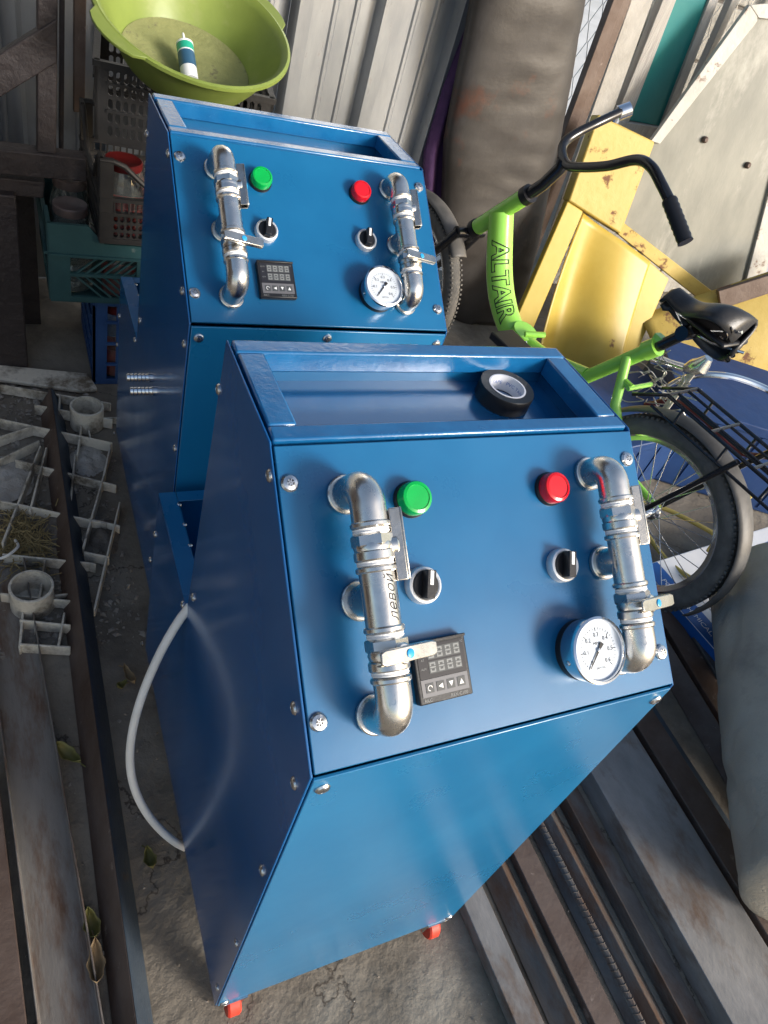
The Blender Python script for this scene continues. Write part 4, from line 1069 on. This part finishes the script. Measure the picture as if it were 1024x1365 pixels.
# canvas bundle
def canvas():
    a, b = V((1.485, .415, .222)), V((.995, -.225, .222)); d = (b - a).normalized(); sdv = V((d.y, -d.x, 0)).normalized(); up = V((0, 0, 1))
    mb = MB(); NS = 130; NC = 84
    for i in range(NS + 1):
        t = i / NS; p = a.lerp(b, t)
        e = min(1, (t / .035)) if t < .035 else 1
        e = math.sqrt(max(0.0, 1 - (1 - e) ** 2)) * .97 + .03
        if t > .96: e = math.sqrt(max(.02, 1 - ((t - .96) / .04) ** 2))
        for k in range(NC):
            q = 2 * PI * k / NC
            rx, rz = .150 * e, .165 * e
            o = sdv * math.cos(q) * rx + up * math.sin(q) * rz
            P = p + o; nn = noise.noise(V((P.x * 4, P.y * 4, P.z * 7))) * .010 + noise.noise(V((P.x * 12, P.y * 12, P.z * 14))) * .004
            nn += -.006 * max(0, 1 - abs(noise.noise(V((P.x * 3 + 7, P.y * 3, P.z * 5)))) * 9) - .003 * max(0, 1 - abs(noise.noise(V((P.x * 8, P.y * 8 + 3, P.z * 9)))) * 7)
            P = P + o.normalized() * nn * e
            if P.z < .062: P.z = .062
            mb.v.append(P)
    for i in range(NS):
        for k in range(NC):
            x = i * NC + k; y = i * NC + (k + 1) % NC; mb.f.append((x, y, y + NC, x + NC))
    mb.f.append(tuple(range(NC))); mb.f.append(tuple(range(NS * NC, (NS + 1) * NC))[::-1])
    o = part(mb, 'canvas_bundle', CANVAS, None, ang=80)
    tag(o, 'long stuffed grey-beige canvas bundle lying over the steel bars', 'bundle')
canvas()

# ================================================================== FLOOR THINGS, LEFT
GL = 'steel lengths lying beside the left wall'
bar_x('steel_angle', 'long dark brown and blue steel angle lying beside the plastic lattice', -.134, -.062, .050, -.9, 1.43, BLUESTEEL, 0.0, 'ell', group=GL).name
b0 = bpy.data.objects.new('tmp', None)
r = bpy.data.objects['steel_angle']
for c in list(r.children): bpy.data.objects.remove(c)
def left_angle(r):
    L = 2.33; t = .005
    # brown standing leg towards the left, right leg's blue is a reflection put into its colour
    MB().prism([(-.036, 0, 0), (-.036 + t, 0, 0), (-.004, 0, .052), (-.008, 0, .057)], (0, L, 0)).build('brown_leg', RUST, r, bevel=.001)
    MB().prism([(-.007, 0, .0575), (-.003, 0, .0525), (.014, 0, .0), (.019, 0, 0)], (0, L, 0)).build('blue_leg', BLUESTEEL, r, bevel=.001)
left_angle(r)
bar_x('steel_channel', 'wide rust-stained grey steel channel beside the white plastic lattice', -.216, -.134, .030, -.14, .90, STAINED, 0.06, 'trough', group=GL)
bar_x('steel_bar', 'reddish rusty flat bar against the wide stained channel', -.300, -.228, .026, -.14, .45, RUST, 0.06, group=GL)

def lattice(label, segs, z0, h, th):
    pts = [p for s in segs for p in s[:2]]
    c = onZ(*pts[0], 0)
    r = thing('plastic_lattice', label, 'lattice', (c.x, c.y, 0), 'dirty white plastic lattice grids on the floor')
    for (A, B) in segs:
        a, b = onZ(*A, z0), onZ(*B, z0); d = (b - a).normalized(); n = V((-d.y, d.x, 0)) * th / 2
        q = [a - n, b - n, b + n, a + n]
        for p in q: p.z = .001
        part(MB().prism(q, (0, 0, h + wob(a, 9, .004))), 'rib', PVC, r, bevel=.0012, seg=1)
    return r
lattice('dirty white plastic lattice grid with square cells beside the blue cabinets',
        [((-60, 500), (0, 512)), ((0, 512), (148, 537)), ((46, 540), (150, 560)), ((-60, 545), (0, 559)), ((0, 559), (150, 591)), ((-60, 602), (44, 568)), ((-60, 640), (52, 587)), ((20, 612), (155, 646)), ((24, 672), (142, 698)),
         ((148, 591), (138, 635)), ((138, 635), (111, 730)), ((54, 594), (24, 671)), ((24, 671), (3, 724)), ((110, 555), (103, 606)), ((80, 526), (76, 574)), ((100, 605), (92, 690)), ((-60, 655), (24, 672)), ((62, 596), (40, 680))], .030, .030, .0045)
lattice('dirty white plastic lattice frame lying under the grey pipe coupling',
        [((160, 668), (126, 811)), ((26, 826), (94, 833)), ((26, 858), (94, 862)), ((86, 816), (78, 860)), ((3, 738), (120, 750)), ((120, 750), (128, 752)), ((32, 798), (26, 862)), ((118, 690), (160, 700)), ((112, 735), (146, 742)), ((60, 744), (52, 800)), ((0, 790), (94, 800))], .030, .028, .0045)
r = thing('white_strip', 'flat dirty white plastic strip on the floor before the blue crate', 'strip', tuple(onZ(60, 505)))
q = [onZ(u, v, .004) for u, v in ((-30, 488), (118, 502), (130, 522), (110, 525), (-30, 506))]
part(MB().prism(q, (0, 0, .012)), 'strip', PVC, r, bevel=.003)

def coupling(label, c, rad, h, m):
    r = thing('pipe_coupling', label, 'pipe', c)
    MB().lathe([(rad - .004, .002), (rad, .001), (rad, h - .001), (rad - .001, h), (rad - .005, h), (rad - .0055, .006), (.001, .006)], 40, None, True, False).build('socket', m, r)
    MB().box(rad - .003, rad + .035, -.002, .002, .001, h * .35).build('web', m, r)
    MB().box(-.002, .002, -rad - .035, -rad + .003, .001, h * .30).build('web', m, r)
coupling('clean white plastic pipe socket standing in the lattice by the blue cabinet', tuple(onZ(116, 566, 0.0)), .040, .062, PVC)
coupling('greyish stained plastic pipe socket standing beside the steel angle', tuple(onZ(44, 806, 0.0)), .041, .062, PVC)

# leaves and litter
def leaf(label, u, v, L, wd, rot, m, z=.004, curl=.012):
    c = onZ(u, v, z)
    mb = MB()
    M = Matrix.Translation(c) @ Matrix.Rotation(rot, 4, 'Z')
    def f(i, j):
        t = i; q = (j - .5) * 2; w_ = wd * (math.sin(PI * min(.999, t ** .8)) ** .8) * (1 + .12 * math.sin(t * 17))
        return M @ V((L * (t - .5), w_ * q, .003 + curl * q * q + curl * (2 * t - 1) ** 2))
    mb.grid(f, 12, 6)
    mb.tube([M @ V((L * .5, 0, curl)), M @ V((L * .75, .004, .004))], .0009, 5)
    o = mb.build('dry_leaf', m, None, solid=.0006, ang=80, loc=c); tag(o, label, 'leaf', 'fallen leaves on the concrete')
leaf('olive-yellow fallen leaf beside the brown steel angle', 92, 1010, .055, .012, -.9, LEAF)
leaf('curled tan leaf on the concrete near the hose loop', 172, 905, .045, .008, 1.9, LEAFT)
leaf('small green leaf on the concrete near the curled tan leaf', 162, 918, .020, .007, .3, LEAF)
leaf('yellowish leaf standing between the blue angle leg and the cabinet', 199, 1148, .036, .010, 1.7, LEAF)
leaf('brown dry leaf at the edge of the rusty channel', 128, 1285, .060, .012, 1.5, LEAFT, z=.01)
leaf('olive leaf on the concrete under the brown dry leaf', 122, 1235, .045, .012, 1.7, LEAF)
leaf('yellow leaf caught under the canvas bundle', 984, 1018, .05, .016, .8, mat('yellow_leaf', (.5, .33, .04), rough=.6), z=.06)

def litter():
    mb = MB()
    rnd = random.Random(3)
    def chip(p, s):
        M = Matrix.Translation(p) @ Matrix.Rotation(rnd.random() * 6, 4, 'Z') @ Matrix.Rotation(rnd.random() * 1, 4, 'X')
        a, b, c = s * rnd.uniform(.5, 1), s * rnd.uniform(.4, 1), s * rnd.uniform(.3, .6)
        mb.add([(-a, -b, 0), (a, -b * .7, 0), (a * .8, b, 0), (-a * .6, b * .8, 0), (0, 0, c)], [(3, 2, 1, 0), (0, 1, 4), (1, 2, 4), (2, 3, 4), (3, 0, 4)], M)
    for k in range(700):
        x = rnd.uniform(-.6, 0.0); y = rnd.uniform(-.1, 1.5)
        chip((x, y, .0005), rnd.choice((.0015, .002, .003, .0045)))
    for k in range(1600):
        x = rnd.gauss(-.14, .09); y = rnd.uniform(.68, 1.52)
        if x < .02: chip((x, y, .0005), rnd.choice((.002, .003, .004, .006, .009)))
    for k in range(350):
        x = rnd.uniform(0.0, .47); y = rnd.uniform(-.6, 0); chip((x, y, .0005), rnd.choice((.001, .0015, .0022)))
    for k in range(260):
        x = rnd.uniform(.47, 1.3); y = rnd.uniform(-.5, .4); chip((x, y, .0005), rnd.choice((.0015, .003)))
    tag(mb.build('grit', GRIT, smooth=False), 'small grit and chips scattered over the concrete floor', 'grit', kind='stuff')
    # cement and soil lumps in the lattice cells
    def lump(label, px, rad, m, sd, hh=.012):
        c = onZ(*px, 0); b = MB()
        def f(i, j):
            a = 2 * PI * j; q = i * rad * (1 + .35 * noise.noise(V((math.cos(a) * 1.3 + sd, math.sin(a) * 1.3, sd))))
            P = V((q * math.cos(a), q * math.sin(a) * 1.2, 0)); P.z = hh * (1 - i ** 2) * (1 + .9 * noise.noise(V((P.x * 40 + sd, P.y * 40, 0)))) + .0005; return P + c
        b.grid(f, 9, 30); o = b.build('rubble_patch', m, None, ang=60, loc=c); tag(o, label, 'rubble', 'patches of rubble between the lattice ribs')
    lump('patch of pale crumbled cement in a lattice cell by the blue cabinet', (118, 615), .045, CEMENT, 1)
    lump('pale crumbled cement patch at the outer edge of the lattice', (5, 640), .060, CEMENT, 2.3)
    SOIL = mat('dark_rubble', (.10, .085, .07), (.17, .15, .13), 40, rough=.95, bump=.9, bscale=90)
    lump('patch of dark soil in the long lattice cell by the cabinet', (138, 715), .040, SOIL, 3.7, .018)
    lump('dark soil patch in the lattice cell beside the straw', (70, 700), .045, SOIL, 4.9, .012)
    # straw and wood wool
    b = MB(); c = onZ(28, 725, 0)
    for k in range(420):
        p = c + V((rnd.gauss(0, .028), rnd.gauss(0, .038), abs(rnd.gauss(0, .010)) + .002)); an = rnd.random() * 6.3; L = rnd.uniform(.015, .05)
        q = p + V((math.cos(an) * L, math.sin(an) * L, rnd.uniform(-.004, .010))); q.z = max(.002, q.z)
        b.tube([p, p.lerp(q, .5) + V((rnd.uniform(-.006, .006), rnd.uniform(-.006, .006), .003)), q], rnd.uniform(.0006, .0013), 4)
    tag(b.build('straw', STRAW), 'tuft of yellowish straw and wood wool on the lattice', 'straw', kind='stuff')
    b = MB().tube(smooth_path([onZ(0, 745, .03), onZ(14, 738, .035), onZ(24, 728, .03), onZ(20, 720, .02)], 8), .003, 8)
    tag(b.build('cord', HOSE), 'short pale cord end beside the straw tuft', 'cord')
litter()
def clutter():
    r = thing('seat_tube_fitting', 'bare metal clamp fitting with a round knob between the saddle and the rack', 'fitting', tuple(bpx(900, 500, .30)))
    a, b, c = bpx(872, 478, .30), bpx(915, 492, .30), bpx(935, 488, .30)
    part(MB().tube([a, a.lerp(b, .5), b], [.016, .012, .013], 14), 'shank', CHROME, r)
    part(MB().tube([b, b.lerp(c, .5), c, c.lerp(bpx(952, 470, .30), .6)], [.015, .024, .025, .012], 18), 'knob', ZINC, r)
    part(MB().tube([bpx(925, 495, .29), bpx(905, 520, .29), bpx(885, 548, .29)], [.010, .012, .010], 10, flat=.5), 'lever', WHITEPAINT, r)
    rnd = random.Random(11)
    b = MB()
    for k in range(22):
        u, v = rnd.uniform(846, 905), rnd.uniform(490, 530); n = rnd.uniform(.20, .34)
        pts = [bpx(u, v, n)]
        for q in range(4): u += rnd.uniform(-22, 26); v += rnd.uniform(-14, 16); pts.append(bpx(u, v, n + rnd.uniform(-.03, .03)))
        b.tube(smooth_path(pts, 6), .0016, 5)
    tag(b.build('tangled_wire', WIRE), 'tangle of thin grey wire between the seat stay and the saddle', 'wire')
    for k, (m, nm, lb, px) in enumerate(((LIDRED, 'red_cable', 'red cable lying between the bicycle rack and the blue box', [(860, 540), (900, 535), (940, 560), (980, 600), (1030, 610)]),
                                         (CABLE, 'brass_pipe', 'short yellow pipe lying under the bicycle rack', [(945, 735), (970, 700), (1000, 660)]))):
        tag(MB().tube(smooth_path([bpx(u, v, .36 - .04 * k) for u, v in px], 8), .008, 10).build(nm, m), lb, 'cable' if k == 0 else 'pipe')
clutter()
# thin cable behind the wheel
pts = [V((1.46, .78, .02)), V((1.43, .62, .05)), V((1.46, .50, .09)), V((1.58, .46, .09)), V((1.66, .60, .09)), V((1.60, .80, .05)), V((1.50, .92, .02))]
tag(MB().tube(smooth_path(pts, 10), .007, 10).build('yellow_cable', CABLE), 'yellow cable loop on the floor behind the bicycle wheel', 'cable')
pts = [bpx(845, 560, .5), bpx(900, 510, .45), bpx(960, 500, .5), bpx(1024, 520, .6), bpx(1080, 560, .6)]
tag(MB().tube(smooth_path(pts, 10), .010, 10).build('bent_tube', CHROME), 'bent bright metal tube lying over the larger blue box', 'tube')
